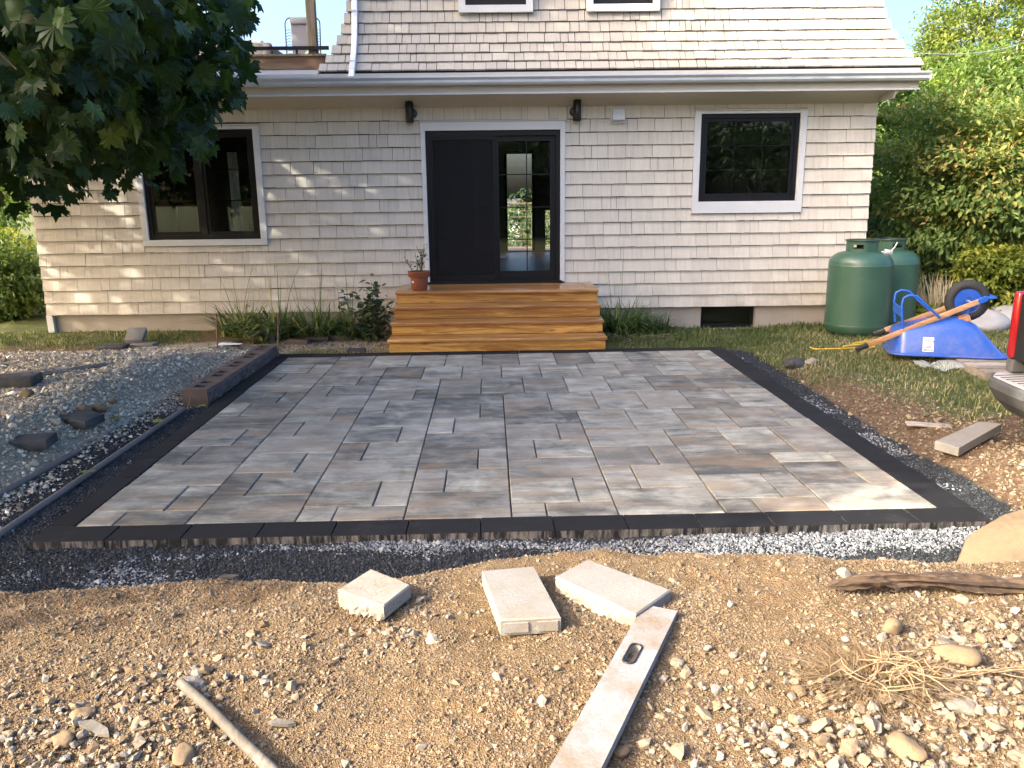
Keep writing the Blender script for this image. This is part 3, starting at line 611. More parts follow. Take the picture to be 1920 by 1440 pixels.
# ---- windows
def window(x0, x1, z0, z1, cas, sillh, cols, rows, double=False, y=WY, label=None, depth=.0):
    fr = MB(); fw = .055; yf = y-.012
    def ring(mb, a, b, c, d, w, ya, yb):
        mb.box((a, ya, c), (a+w, yb, d)); mb.box((b-w, ya, c), (b, yb, d)); mb.box((a+w, ya, c), (b-w, yb, c+w)); mb.box((a+w, ya, d-w), (b-w, yb, d))
    ring(fr, x0, x1, z0, z1, fw, yf, y+.09)
    win = part('window', fr, M_BLACK, house, world=True, label=label)
    a, b, c, d = cas; cs = MB(); yo = y-.048
    for nm, lo, hi in (('casing', (a, yo, c+sillh), (x0-.001, y-.002, d-.03)), ('casing', (x1+.001, yo, c+sillh), (b, y-.002, d-.03)), ('casing', (x0-.001, yo, z1+.001), (x1+.001, y-.002, d-.03)), ('casing', (a, yo-.003, c), (b, y-.002, c+sillh-.001))):
        part(nm, MB().rbox(lo, hi, .002, 1), M_WHITE, win)
    part('head_flashing', MB().rbox((a-.012, yo-.018, d-.029), (b+.012, y-.002, d-.008), .003, 1), M_SOFF, win)
    halves = [(x0+fw, (x0+x1)/2-.035), ((x0+x1)/2+.035, x1-fw)] if double else [(x0+fw, x1-fw)]
    if double: part('mullion', MB().box(((x0+x1)/2-.035, yf+.006, z0+fw), ((x0+x1)/2+.035, y+.085, z1-fw)), M_BLACK, win)
    for (p, q) in halves:
        sb = MB(); ring(sb, p, q, z0+fw, z1-fw, .045, yf+.02, y+.06); part('sash', sb, M_BLACK, win)
        p2, q2, c2, d2 = p+.045, q-.045, z0+fw+.045, z1-fw-.045
        part('pane', MB().box((p2, y+.02, c2), (q2, y+.024, d2)), M_GLASS, win)
        for k in range(1, cols): xx = p2+(q2-p2)*k/cols; part('muntin', MB().box((xx-.007, y+.027, c2), (xx+.007, y+.036, d2)), M_BLACK, win)
        for k in range(1, rows): zz = c2+(d2-c2)*k/rows; part('muntin', MB().box((p2, y+.028, zz-.007), (q2, y+.035, zz+.007)), M_BLACK, win)
    return win
window(*LWIN, CAS[1], .085, 2, 3, True, label='wide black two-sash window with white casing')
window(*RWIN, CAS[2], .16, 3, 3, label='single black window with white casing and deep sill board')
for a, b in UW: window(a+.09, b-.09, 4.265, 5.10, (a, b, 4.165, 5.20), .09, 1, 2, y=11.34, label='upper black window with white casing in the mansard roof')
bw = MB(); bx = BWIN
for lo, hi in (((bx[0], WY+.10, bx[2]), (bx[0]+.05, WY+.16, bx[3])), ((bx[1]-.05, WY+.10, bx[2]), (bx[1], WY+.16, bx[3])), ((bx[0]+.05, WY+.10, bx[2]), (bx[1]-.05, WY+.16, bx[2]+.05)), ((bx[0]+.05, WY+.10, bx[3]-.03), (bx[1]-.05, WY+.16, bx[3]))): bw.box(lo, hi)
bwo = part('window', bw, M_BLACK, house, world=True, label='low black basement window in the concrete foundation')
part('pane', MB().box((bx[0]+.05, WY+.125, bx[2]+.05), (bx[1]-.05, WY+.13, bx[3]-.03)), M_GLASS, bwo)
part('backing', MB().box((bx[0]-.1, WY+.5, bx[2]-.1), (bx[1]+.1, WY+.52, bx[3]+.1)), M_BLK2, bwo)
# ---- sliding door
x0, x1, z0, z1 = DOOR; fr = MB()
for lo, hi in (((x0, WY-.016, z0), (x0+.06, WY+.12, z1)), ((x1-.06, WY-.016, z0), (x1, WY+.12, z1)), ((x0+.06, WY-.016, z1-.07), (x1-.06, WY+.12, z1)), ((x0+.06, WY-.016, z0), (x1-.06, WY+.12, z0+.045))): fr.box(lo, hi)
door = part('sliding_door', fr, M_BLACK, house, world=True, label='black sliding patio door with insect screen on its left half')
a, b, c, d = CAS[0]
for lo, hi in (((a, WY-.048, z0+.012), (x0-.001, WY-.002, d-.028)), ((x1+.001, WY-.048, z0+.012), (b, WY-.002, d-.028)), ((x0-.001, WY-.048, z1+.001), (x1+.001, WY-.002, d-.028))): part('casing', MB().rbox(lo, hi, .002, 1), M_WHITE, door)
part('head_flashing', MB().rbox((a-.014, WY-.062, d-.027), (b+.014, WY-.002, d-.006), .003, 1), M_SOFF, door)
part('threshold', MB().rbox((x0-.03, WY-.06, z0-.002), (x1+.03, WY-.017, z0+.028), .004, 1), M_BLACK, door)
mid = -.055
def panel(nm, p, q, ya, yb, top, bot, st):
    m_ = MB(); zc, zd = z0+.046, z1-.071
    for lo, hi in (((p, ya, zc), (p+st, yb, zd)), ((q-st, ya, zc), (q, yb, zd)), ((p+st, ya, zd-top), (q-st, yb, zd)), ((p+st, ya, zc), (q-st, yb, zc+bot))): m_.box(lo, hi)
    return part(nm, m_, M_BLACK, door), (p+st, q-st, zc+bot, zd-top)
sc, r_ = panel('screen_frame', x0+.062, mid, WY-.010, WY+.012, .045, .06, .035)
part('screen', MB().box((r_[0], WY, r_[2]), (r_[1], WY+.002, r_[3])), M_SCREEN, sc)
def gpanel(p, q, ya):
    gp, r_ = panel('door_panel', p, q, ya, ya+.035, .07, .115, .075)
    part('pane', MB().box((r_[0], ya+.016, r_[2]), (r_[1], ya+.020, r_[3])), M_GLASS, gp)
    xx = (r_[0]+r_[1])/2+.03; part('muntin', MB().box((xx-.007, ya+.006, r_[2]), (xx+.007, ya+.015, r_[3])), M_BLACK, gp)
    for k in range(1, 4): zz = r_[2]+(r_[3]-r_[2])*k/4; part('muntin', MB().box((r_[0], ya+.007, zz-.007), (r_[1], ya+.0145, zz+.007)), M_BLACK, gp)
gpanel(x0+.062, -.02, WY+.065); gpanel(-.085, x1-.062, WY+.022)
# rear glazed door seen through the house
g = MB(); a, b, c, d = RD
for lo, hi in (((a-.05, 17.84, c), (a, 18.02, d+.05)), ((b, 17.84, c), (b+.05, 18.02, d+.05)), ((a, 17.84, d), (b, 18.02, d+.05))): g.box(lo, hi)
rear = part('rear_door', g, M_BLACK, house, world=True)
part('pane', MB().box((a, 17.9, c), (b, 17.905, d)), M_CLEAR, rear)
g = MB()
for k in range(7): g.box((-1.2, 20.0, .75+k*.145), (2.6, 20.02, .765+k*.145))
g.box((-.25, 19.97, .4), (-.15, 20.03, 1.75)); g.box((.76, 19.93, -.5), (.90, 20.07, 1.42)); g.box((2.5, 19.97, -.5), (2.6, 20.03, 1.7)); g.box((-1.2, 19.95, 1.64), (2.6, 20.06, 1.68))
part('rear_deck_rail', g, M_POST, house, world=True)
g = MB(); g.box((-2, 18.03, .50), (3, 20.4, .60)); part('rear_deck', g, M_CEDAR, house, world=True)
# curtain and frame just inside the left window
g = MB(); cols = [(-4.02+.012*k, 12.3+.02*math.sin(k*1.9)) for k in range(14)]
g.add([(p, q, zz) for p, q in cols for zz in (1.1, 2.5)], [(2*k, 2*k+2, 2*k+3, 2*k+1) for k in range(13)]); part('curtain', g, M_WHITE, house, world=True)
# ---- things fixed to the wall
def wlight(px, side):
    c = Vector((px, WY-.105, 2.925)); g = MB(); g.lathe([(.050, -.135), (.054, -.13), (.054, .13), (.050, .135)], 20, c=c)
    wl_ = part('wall_light', g, M_LGT, house, smooth=40, world=True); g = MB(); g.lathe([(.062, 0), (.062, .035), (.055, .04)], 20, m=Matrix.Translation((px+side*.035, WY-.028, 2.915)) @ Matrix.Rotation(math.pi/2, 4, 'X')); g.box((px-.02, WY-.075, 2.90), (px+.02, WY-.03, 2.93))
    part('bracket', g, M_LGT, wl_, smooth=40)
wlight(-1.19, 1); wlight(1.05, -1)
g = MB(); g.rbox((1.505, WY-.05, 2.755), (1.705, WY-.014, 2.975), .006, 1); vh = part('vent_hood', g, M_VENT, house, world=True)
part('flap', MB().loft([[(1.525, WY-.051, 2.955), (1.69, WY-.051, 2.955), (1.69, WY-.051, 2.78), (1.525, WY-.051, 2.78)], [(1.53, WY-.10, 2.94), (1.685, WY-.10, 2.94), (1.69, WY-.15, 2.80), (1.525, WY-.15, 2.80)]]), M_VENT, vh)
g = MB(); g.rbox((-2.30, WY-.075, .40), (-2.18, WY-.012, .46), .008, 1); vh = part('dryer_outlet', g, M_VENT, house, world=True); part('outlet_mouth', MB().rbox((-2.29, WY-.07, .36), (-2.19, WY-.014, .399), .005, 1), M_GREYWOOD, vh)
# ---- roof deck over the left part
g = MB(); g.box((-6.55, 11.28, 3.40), (-2.30, 17.8, 3.46)); part('deck_floor', g, M_CEDAR, house, world=True)
g = MB(); g.prism([(10.87, 3.346), (11.24, 3.455), (11.24, 3.475), (10.87, 3.366)], 'x', -6.66, -2.31); part('deck_flashing', g, M_FLASH, house, world=True)
g = MB(); g.box((-6.5, 11.215, 3.478), (-2.26, 11.255, 3.635)); bm_ = part('deck_beam', g, M_CEDAR, house, world=True); part('beam_cap', MB().box((-6.52, 11.19, 3.637), (-2.25, 11.30, 3.662)), M_POST, bm_)
g = MB(); g.rbox((-2.555, 11.55, 3.47), (-2.435, 11.67, 5.9), .006, 1); part('post', g, M_POST, house, world=True)
g = MB(); g.box((-6.4, 11.50, 3.765), (-2.27, 11.54, 3.81)); rl = part('deck_rail', g, M_BLK2, house, world=True)
for xb in (-6.3, -5.6, -4.9, -4.2, -3.29, -2.70): part('baluster', MB().box((xb-.014, 11.506, 3.465), (xb+.014, 11.534, 3.765)), M_BLK2, rl)
# ============================================================ ROOF DECK FURNITURE
ch = thing('folding_lounger', 'grey mesh folding lounger standing upright on the roof deck behind the timber post', 'lounger', (-2.80, 12.35, 3.46))
g = MB(); w2 = .225; H = .90
path = [(-w2, 0, 0), (-w2-.02, .02, .45), (-w2-.025, .05, H-.09)]+[(-w2-.025+.08*(1-math.cos(a)), .06, H-.09+.08*math.sin(a)) for a in (.5, 1.0, 1.57)]
path += [(-p[0], p[1], p[2]) for p in path[::-1]]
g.tube(path, .009, 8); part('frame', g, M_GREEND, ch, smooth=60)
part('sling', MB().rbox((-.165, .04, .05), (.165, .052, H-.02), .004, 1), M_MESHF, ch)
part('headrest', MB().rbox((-.17, .020, H-.10), (.17, .075, H-.01), .015, 2), M_MESHF, ch, smooth=40)
g = MB()
for s_ in (-1, 1):
    for k in range(16): g.tube([(s_*.165, .045, .12+k*.04), (s_*(.195+.01*(k % 2)), .04, .13+k*.04), (s_*(w2+.015), .04, .115+k*.04)], .0035, 5)
part('elastic_cord', g, M_BLK2, ch)
pt = thing('propane_cylinder', 'small pale green gas cylinder standing on the roof deck beside the lounger', 'gas cylinder', (-2.60, 12.0, 3.46))
g = MB(); g.lathe([(.09, 0), (.10, .01), (.105, .05), (.105, .30), (.095, .35), (.06, .38), (.03, .39)], 24); part('body', g, plain('pale_green_paint', (.20, .30, .24), .5), pt, smooth=50)
g = MB(); g.lathe([(.012, .39), (.02, .42), (.02, .44), (.012, .46)], 12); g.tube([(-.04, 0, .43), (.04, 0, .43)], .008, 6); part('valve', g, M_ZINC, pt, smooth=50)
g = MB(); g.tube([(.035*math.cos(a), 0, .50+.035*math.sin(a)) for a in np.linspace(-1.2, 4.3, 14)], .006, 6); part('handle_ring', g, M_ZINC, pt, smooth=60)
sf = thing('wicker_sofa', 'grey wicker sofa with pale cushion on the roof deck near the maple leaves', 'sofa', (-3.75, 12.6, 3.46))
g = MB(); g.rbox((-.75, 0, 0), (.42, .12, .60), .03, 2); g.rbox((.30, -.02, 0), (.42, .75, .57), .03, 2); g.rbox((-.75, .12, 0), (.30, .7, .30), .02, 1); part('frame', g, M_WICK, sf, smooth=40)
part('cushion', MB().rbox((-.7, .10, .32), (.28, .26, .66), .05, 3), M_CUSH, sf, smooth=60); part('seat_cushion', MB().rbox((-.7, .26, .301), (.28, .69, .40), .03, 2), M_CUSH, sf, smooth=60)
# ============================================================ WOODEN STEPS
SX0, SX1 = -1.375, 1.265; st = thing('wooden_steps', 'honey-stained wooden porch steps leading up to the sliding door', 'steps', (-.05, 10.4, 0))
RH = .1575; fy = [9.50, 9.80, 10.10, 10.40]
for k in range(4):
    z0 = k*RH+(-.02 if k == 0 else .0); part('riser', MB().rbox((SX0+.015, fy[k], z0), (SX1-.015, fy[k]+.036, (k+1)*RH-.039), .003, 1), M_STEP, st, world=True)
    if k < 3:
        for j in range(2): part('tread', MB().rbox((SX0, fy[k]-.045+j*.176, (k+1)*RH-.036), (SX1, fy[k]-.045+j*.176+.171, (k+1)*RH), .006, 2), M_TREAD, st, smooth=40, world=True)
part('tread', MB().rbox((SX0, fy[3]-.045, 4*RH-.036), (SX1, fy[3]+.11, 4*RH), .006, 2), M_TREAD, st, smooth=40, world=True)
for k in range(6):
    ya = fy[3]+.116+k*.128; part('deck_board', MB().rbox((SX0+.145, ya, 4*RH-.038), (SX1-.145, ya+.122, 4*RH-.001), .005, 1), M_TREAD, st, world=True)
for s0, s1 in ((SX0, SX0+.14), (SX1-.14, SX1)): part('deck_board', MB().rbox((s0, fy[3]+.116, 4*RH-.038), (s1, 11.27, 4*RH), .005, 1), M_TREAD, st, world=True)
for xs in (SX0+.02, SX1-.056):
    pf = [(9.54, -.08), (11.29, -.08), (11.29, 4*RH-.04), (fy[3]+.04, 4*RH-.04), (fy[3]+.04, 3*RH-.04), (fy[2]+.04, 3*RH-.04), (fy[2]+.04, 2*RH-.04), (fy[1]+.04, 2*RH-.04), (fy[1]+.04, RH-.04), (9.54, RH-.04)]
    part('stringer', MB().prism(pf, 'x', xs, xs+.036), M_STEP, st, world=True)
# flower pot on the top step
pot = thing('flower_pot', 'terracotta flower pot with a scraggly plant on the top step', 'pot', (-1.075, 10.56, 4*RH+.001))
g = MB(); g.lathe([(.098, 0), (.102, .005), (.118, .17), (.138, .172), (.142, .178), (.147, .232), (.151, .240), (.147, .246), (.138, .244), (.134, .215), (.0, .213)], 36); part('shell', g, M_TERRA, pot, smooth=35)
g = MB(); g.lathe([(.13, .214), (.128, .220), (.06, .226), (.0, .228)], 24); part('soil', g, M_SOILP, pot, smooth=60)
part('price_tag', MB().box((-.075, -.1005, .10), (-.035, -.092, .125), Matrix.Rotation(-.15, 4, 'Z')), M_STICK, pot)
# ============================================================ VEGETATION
def unit(v): return v/np.maximum(np.linalg.norm(v, axis=-1, keepdims=True), 1e-9)
def leaves_mesh(name, C, D, N, S, T, tpl, mat):
    """C centres, D tip directions, N normals, S sizes, T tints; tpl (verts, tris)"""
    tv, tf = tpl; tv = np.array(tv, float); tf = np.array(tf); n = len(C)
    D = unit(D); X = unit(np.cross(D, N)); N = np.cross(X, D)
    V = C[:, None]+S[:, None, None]*(tv[None, :, 0:1]*X[:, None]+tv[None, :, 1:2]*D[:, None]+tv[None, :, 2:3]*N[:, None])
    F = (tf[None]+(np.arange(n)*len(tv))[:, None, None]).reshape(-1, 3)
    return npmesh(name, V.reshape(-1, 3), F, mat, dict(tint=np.repeat(T, len(tv))))
# maple leaf outline around its centre (width 1)
_mh = [(.03, -.34), (.16, -.33), (.34, -.40), (.31, -.27), (.42, -.18), (.34, -.12), (.57, .00), (.47, .06), (.56, .20), (.42, .20), (.44, .36), (.29, .27), (.20, .21), (.20, .40), (.11, .42)]
_mo = [(0, -.36)]+_mh+[(0, .66)]+[(-a, b) for a, b in _mh[::-1]]
MAPLE = ([(0, .0, 0)]+[(a, b, .20*abs(a)-.45*max(0, b)**2-.5*max(0, abs(a)-.3)) for a, b in _mo], [(0, k+1, (k+1) % len(_mo)+1) for k in range(len(_mo))])
_ms = [(0, -.38), (.34, -.34), (.54, 0), (.42, .32), (.16, .32), (0, .6), (-.16, .32), (-.42, .32), (-.54, 0), (-.34, -.34)]
MAPLES = ([(0, 0, 0)]+[(a, b, .15*abs(a)) for a, b in _ms], [(0, k+1, (k+1) % len(_ms)+1) for k in range(len(_ms))])
LEAF4 = ([(0, -.5, 0), (.27, 0, .07), (0, .55, -.06), (-.27, 0, .07)], [(0, 1, 2), (0, 2, 3)])
LEAF6 = ([(0, -.5, 0), (.22, -.2, .06), (.25, .12, .05), (0, .58, -.08), (-.25, .12, .05), (-.22, -.2, .06)], [(0, 1, 2), (0, 2, 3), (0, 3, 4), (0, 4, 5)])
def ell(n, rs, shell=.45):
    d = unit(rs.normal(size=(n, 3))); r = rs.uniform(shell**2, 1, n)**.5; return d*r[:, None]
def crown(c, r, ncl, per, sp, size, rs, droop=.5, shell=.4, jit=.35):
    cc = np.array(c)+ell(ncl, rs, shell)*np.array(r)
    cc[:, 2] += .25*r[2]*(rs.rand(ncl)-.5)
    C = np.repeat(cc, per, 0)+rs.normal(size=(ncl*per, 3))*np.array([sp, sp, sp*.45])
    O = unit(C-np.array(c)); D = O*.8+rs.normal(size=C.shape)*.6; D[:, 2] -= droop
    N = rs.normal(size=C.shape)*jit; N[:, 2] += 1; N += O*.45
    S = size*rs.uniform(.65, 1.3, len(C)); ct = rs.rand(ncl)
    T = np.clip(np.repeat(ct, per)*.55+rs.rand(len(C))*.45, 0, 1)
    return C, D, N, S, T
def limb(mb, a, b, r0, r1, rs, n=6, bend=.12):
    a = np.array(a, float); b = np.array(b, float); L = np.linalg.norm(b-a); k1, k2 = rs.normal(size=3)*bend*L, rs.normal(size=3)*bend*L*.4
    t = np.linspace(0, 1, n); P = a+(b-a)*t[:, None]+np.sin(t*math.pi)[:, None]*k1+np.sin(t*2*math.pi)[:, None]*k2
    mb.tube([tuple(p) for p in P], list(r0+(r1-r0)*t), 7); return P
def tree(name, label, base, ells, leafmat, barkmat, size, rs, tr=.12, group=None, tpl=LEAF4, cat='tree', filt=None, limbs=5, twigs=0, lean=(0, 0)):
    """ells: list of (centre offset, radii, clumps, leaves per clump, clump spread)"""
    base = np.array(base, float); t = thing(name, label, cat, tuple(base), group=group); B = MB()
    top = base+np.array(ells[0][0])+np.array([lean[0], lean[1], ells[0][1][2]*.5])
    tp = limb(B, base-[0, 0, .2], top, tr, tr*.2, rs, 9, .03); parts = []
    for (c, r, ncl, per, sp) in ells:
        cw = base+np.array(c)
        for _ in range(limbs):
            k = rs.randint(3, 8); e = cw+ell(1, rs, .5)[0]*np.array(r)*.9; limb(B, tp[k], e, tr*.38, tr*.06, rs, 6, .08)
        parts.append(crown(cw, r, ncl, per, sp, size, rs))
    C, D, N, S, T = [np.concatenate([p[i] for p in parts]) for i in range(5)]
    if filt is not None: k = filt(C); C, D, N, S, T = C[k], D[k], N[k], S[k], T[k]
    part('trunk', B, barkmat, t, smooth=60, world=True)
    o = part('crown', leaves_mesh('crown', C, D, N, S, T, tpl, leafmat), None, t, world=True)
    return t, o
# ---- the maple that shades the patio (trunk outside the frame on the left)
rs = np.random.RandomState(3)
OUT = [(-3000, -3000), (500, -3000), (490, -60), (478, 12), (440, 30), (472, 72), (446, 96), (462, 130), (424, 168), (440, 196), (398, 206), (384, 250), (412, 296), (352, 300), (330, 330), (292, 318), (268, 352), (214, 346), (198, 372), (150, 352), (128, 404), (112, 428), (96, 396), (78, 372), (34, 384), (-40, 400), (-200, 560), (-3000, 900)]
def inpoly(px, py, poly):
    ins = np.zeros(len(px), bool); n = len(poly)
    for k in range(n):
        (xa, ya), (xb, yb) = poly[k], poly[(k+1) % n]
        c = ((ya > py) != (yb > py)) & (px < (xb-xa)*(py-ya)/((yb-ya) if yb != ya else 1e-9)+xa); ins ^= c
    return ins
def mfilt(C):
    px, py, d = proj(C); vis = (d > .3) & (px > -40) & (px < 1960) & (py > -40) & (py < 1480)
    pxj = px+rs.normal(size=len(px))*15; pyj = py+rs.normal(size=len(px))*15
    ok = ~vis | (inpoly(pxj, pyj, OUT))
    s = C[:, 1]-.463*C[:, 0]+rs.normal(size=len(px))*.12
    return ok & (s > 3.62) & ((d > 2.2) | (C[:, 0] < -3.2))
mb_ = (-6.3, 4.2, 0.05)
maple = thing('maple_tree', 'dark green maple overhanging the two-sash window and the roof deck', 'tree', mb_)
B = MB(); tp = limb(B, (mb_[0], mb_[1], -.3), (-6.6, 4.6, 7.5), .24, .06, rs, 10, .02)
E_ = [((-6.9, 5.0, 6.0), (4.3, 4.4, 3.7), 330, 84, .42), ((-4.8, 6.2, 4.9), (2.9, 2.6, 2.0), 130, 66, .36), ((-8.5, 7.5, 6.3), (3.6, 3.8, 3.6), 130, 60, .45), ((-3.6, 4.9, 3.4), (1.6, 1.4, 1.3), 90, 60, .26), ((-7.2, 2.8, 4.9), (3.4, 2.3, 3.2), 230, 84, .40), ((-8.0, 6.0, 9.0), (3.0, 3.4, 1.9), 110, 74, .42)]
C, D, N, S, T = [np.concatenate(q) for q in zip(*[crown(c, r, n_, p_, s_, .14, rs, .9, jit=.6) for c, r, n_, p_, s_ in E_])]
for c, r, n_, p_, s_ in E_:
    for _ in range(9): e = np.array(c)+ell(1, rs, .5)[0]*np.array(r)*.85; limb(B, tp[rs.randint(3, 9)], e, .07, .012, rs, 7, .06)
# hanging sprays that fill the corner of the view: branch tips with leaves along them
SPR = [(60, 60, 3.3), (160, 150, 3.5), (40, 190, 3.4), (250, 60, 3.9), (330, 30, 4.3), (400, 50, 5.0), (440, 25, 5.3), (300, 130, 4.4), (390, 120, 5.2), (425, 150, 5.6), (220, 210, 4.2), (330, 200, 5.0), (380, 190, 5.6), (120, 260, 4.4), (30, 300, 4.3), (250, 280, 5.0), (340, 270, 5.6), (390, 290, 6.0), (180, 320, 5.2), (90, 340, 5.4), (115, 395, 5.8), (280, 320, 5.8), (20, 360, 5.2), (150, 60, 4.6), (60, 130, 4.8), (200, 110, 5.2), (350, 90, 5.8), (455, 75, 6.0), (30, 30, 4.2), (110, 210, 5.4), (300, 235, 6.2), (230, 340, 6.4), (430, 100, 6.6), (20, 250, 5.8), (170, 255, 6.4)]
PX = []
for (px, py, Yd) in SPR:
    e = np.array(ony(px, py, Yd)); a = tp[rs.randint(5, 9)]; a = a+(e-a)*.3+np.array([0, 0, .5]); Pm = limb(B, a, e+[0, 0, .12], .022, .004, rs, 9, .05)
    n_ = 230; k = rs.randint(4, 9, n_); cc = Pm[k]+rs.normal(size=(n_, 3))*np.array([.24, .24, .17])*(Yd/4.5)
    d_ = rs.normal(size=(n_, 3))*.5+np.array([.5, -.05, -.85]); nn = rs.normal(size=(n_, 3))*.65+np.array([.15, -.35, .7])
    PX.append((cc, d_, nn, .122*rs.uniform(.55, 1.3, n_), np.clip(rs.rand()*.45+rs.rand(n_)*.55, 0, 1)))
C, D, N, S, T = [np.concatenate([a]+[p[i] for p in PX]) for i, a in enumerate((C, D, N, S, T))]
k = mfilt(C); C, D, N, S, T = C[k], D[k], N[k], S[k], T[k]
px, py, d = proj(C); vis = (px > 0) & (px < 1920) & (py > 0) & (py < 1440) & (d > 0)
part('trunk', B, M_BARK, maple, smooth=60, world=True)
idx = np.where(vis)[0]; idx = idx[np.argsort(-(S[idx]/d[idx]))][:300]; keep = np.ones(len(C), bool); keep[idx] = False
vm = vis & keep; ho = ~vis & keep
cro = part('crown', leaves_mesh('crown', C[vm], D[vm], N[vm], S[vm], T[vm], MAPLE, M_MAPLE), None, maple, world=True, kind='stuff')
part('upper_crown', leaves_mesh('upper_crown', C[ho], D[ho], N[ho], S[ho], T[ho], MAPLES, M_MAPLE), None, maple, world=True, kind='stuff')
lm = [leaves_mesh('leaf', np.zeros((1, 3)), np.array([[0, 1., 0]]), np.array([[0, 0, 1.]]), np.ones(1), np.array([tt]), MAPLE, M_MAPLE) for tt in (.1, .35, .55, .75, .97)]
for q in idx:
    dd = D[q]/np.linalg.norm(D[q]); xx = np.cross(dd, N[q]); xx /= np.linalg.norm(xx); nn = np.cross(xx, dd)
    m_ = Matrix([[xx[r], dd[r], nn[r], 0] for r in range(3)]+[[0, 0, 0, 1]]) @ Matrix.Scale(float(S[q]), 4); m_.translation = C[q]
    part('leaf', lm[min(4, int(T[q]*5))], None, cro, m=m_)
# ---- other trees left of the frame (they shade wall and roof) and behind the photographer (seen in the glass)
rs = np.random.RandomState(8)
def offl(C):
    px, py, d = proj(C); return ~((d > 0) & (px > -30) & (px < 1950) & (py > -30) & (py < 1470))
tree('shade_tree', 'tall broadleaf tree standing beyond the maple', (-11.5, 8.0, -.05), [((0.4, 0, 6.2), (3.6, 3.4, 4.2), 170, 48, .5)], M_LEAFG, M_BARK, .20, rs, .2, filt=offl)
for k, (xx, yy, hh) in enumerate([(-3, -18, 5.2), (2.5, -19, 6), (8, -18, 5.5), (13.5, -16, 5.5), (-9.5, -20, 6), (19, -10, 5.5), (5, -24, 7), (-1, -24, 7), (12, -23, 7)]):
    tree('yard_tree', 'broad green tree standing behind the viewpoint, seen in the door glass', (xx, yy, -.05), [((0, 0, hh*.55), (3.6, 3.2, hh*.46), 150, 34, .55), ((0, 0, 1.3), (3.4, 2.0, 1.5), 80, 34, .5)], M_LEAFD, M_BARK, .34, rs, .18, group='trees behind the viewpoint')
# ---- right-hand woods
def at(px, Y, z=0): p = ony(px, 500, Y); return (p.x, Y, float(gz(np.array([p.x]), np.array([Y]))[0]))
rs = np.random.RandomState(21)
tree('viburnum_shrub', 'tall shrub with leaves turning orange beside the house corner', (7.35, 12.05, -.03), [((0, 0, 1.85), (1.5, 1.1, 1.5), 80, 190, .25), ((1.0, .2, 2.3), (1.2, 1.0, 1.3), 40, 170, .25), ((-.85, .5, 1.7), (.8, .8, 1.5), 34, 150, .22), ((.2, -.5, .7), (1.2, .5, .6), 26, 130, .2)], M_LEAFR, M_BARK, .086, rs, .06, cat='shrub', tpl=LEAF6)
tree('shrub', 'dense green shrub showing right behind the gas tanks and house corner', at(1680, 15.2), [((0, 0, 2.0), (1.0, 1.2, 1.9), 95, 120, .22), ((.8, .2, 1.0), (1.3, .9, 1.0), 50, 100, .2)], M_WOOD, M_BARK, .11, rs, .07, cat='shrub')
tree('evergreen_shrub', 'dark evergreen shrub low behind the yellow bush', at(1740, 14.6), [((0, 0, .9), (1.5, .9, .9), 150, 60, .16)], M_LEAFD, M_BARK, .08, rs, .05, cat='shrub')
bl = [('tall pale-trunked birch rising above the woods, the tallest of them', 1805, 23, 8.6, 1.5, M_BIRCH), ('slim birch with sparse crown beside the flared roof edge', 1715, 24, 6.4, 1.5, M_BIRCH), ('yellowing birch standing next to the tallest birch', 1880, 25, 8.0, 1.5, M_BIRCH), ('leafy birch leaning at the lot edge', 1960, 21, 7.6, 1.9, M_BIRCH)]
for lab, px, Y, hh, rr, mt in bl:
    b0 = at(px, Y); tree('birch_tree', lab, b0, [((0, 0, hh*.62), (rr, rr, hh*.38), 120, 95, .22), ((.3, 0, hh*.9), (rr*.55, rr*.55, hh*.2), 44, 80, .18), ((-.2, 0, hh*.35), (rr*1.2, rr, hh*.25), 60, 90, .25)], mt, M_WBARK, .115, rs, .085, group='birches at the edge of the woods', limbs=6)
for lab, px, Y, hh, rr, mt in [('rounded green tree between shrub and birches', 1760, 19.5, 4.6, 2.2, M_WOOD), ('olive green tree behind the turning shrub', 1900, 18.5, 4.8, 2.0, M_WOOD), ('broad tree filling the woods behind the birches', 1680, 29, 6.2, 3.0, M_WOOD), ('deep green tree at the back of the woods', 1830, 31, 7.0, 3.4, M_WOOD), ('tall tree standing in the woods behind the leaning birch', 1960, 29, 8.0, 3.2, M_WOOD)]:
    tree('wood_tree', lab, at(px, Y), [((0, 0, hh*.55), (rr, rr*.9, hh*.48), 95, 120, .33), ((.5, 0, hh*.85), (rr*.5, rr*.5, hh*.22), 22, 90, .25)], mt, M_BARK, .15, rs, .12, limbs=6)
tree('yellow_bush', 'bright yellow-green leafy bush above the grey rocks', at(1885, 10.9), [((0, 0, .68), (.62, .4, .42), 90, 70, .10), ((.6, .1, .6), (.5, .4, .4), 60, 60, .10)], M_LEAFY, M_STEM, .075, rs, .03, cat='bush', tpl=LEAF6)
tree('hosta_clump', 'low clump of broad lime-green leaves in front of the yellow bush', at(1795, 10.75), [((0, 0, .16), (.62, .32, .18), 60, 26, .07), ((-.35, .1, .14), (.4, .3, .16), 40, 26, .07)], M_LEAFY, M_STEM, .12, rs, .015, cat='plant', tpl=LEAF6, limbs=2)
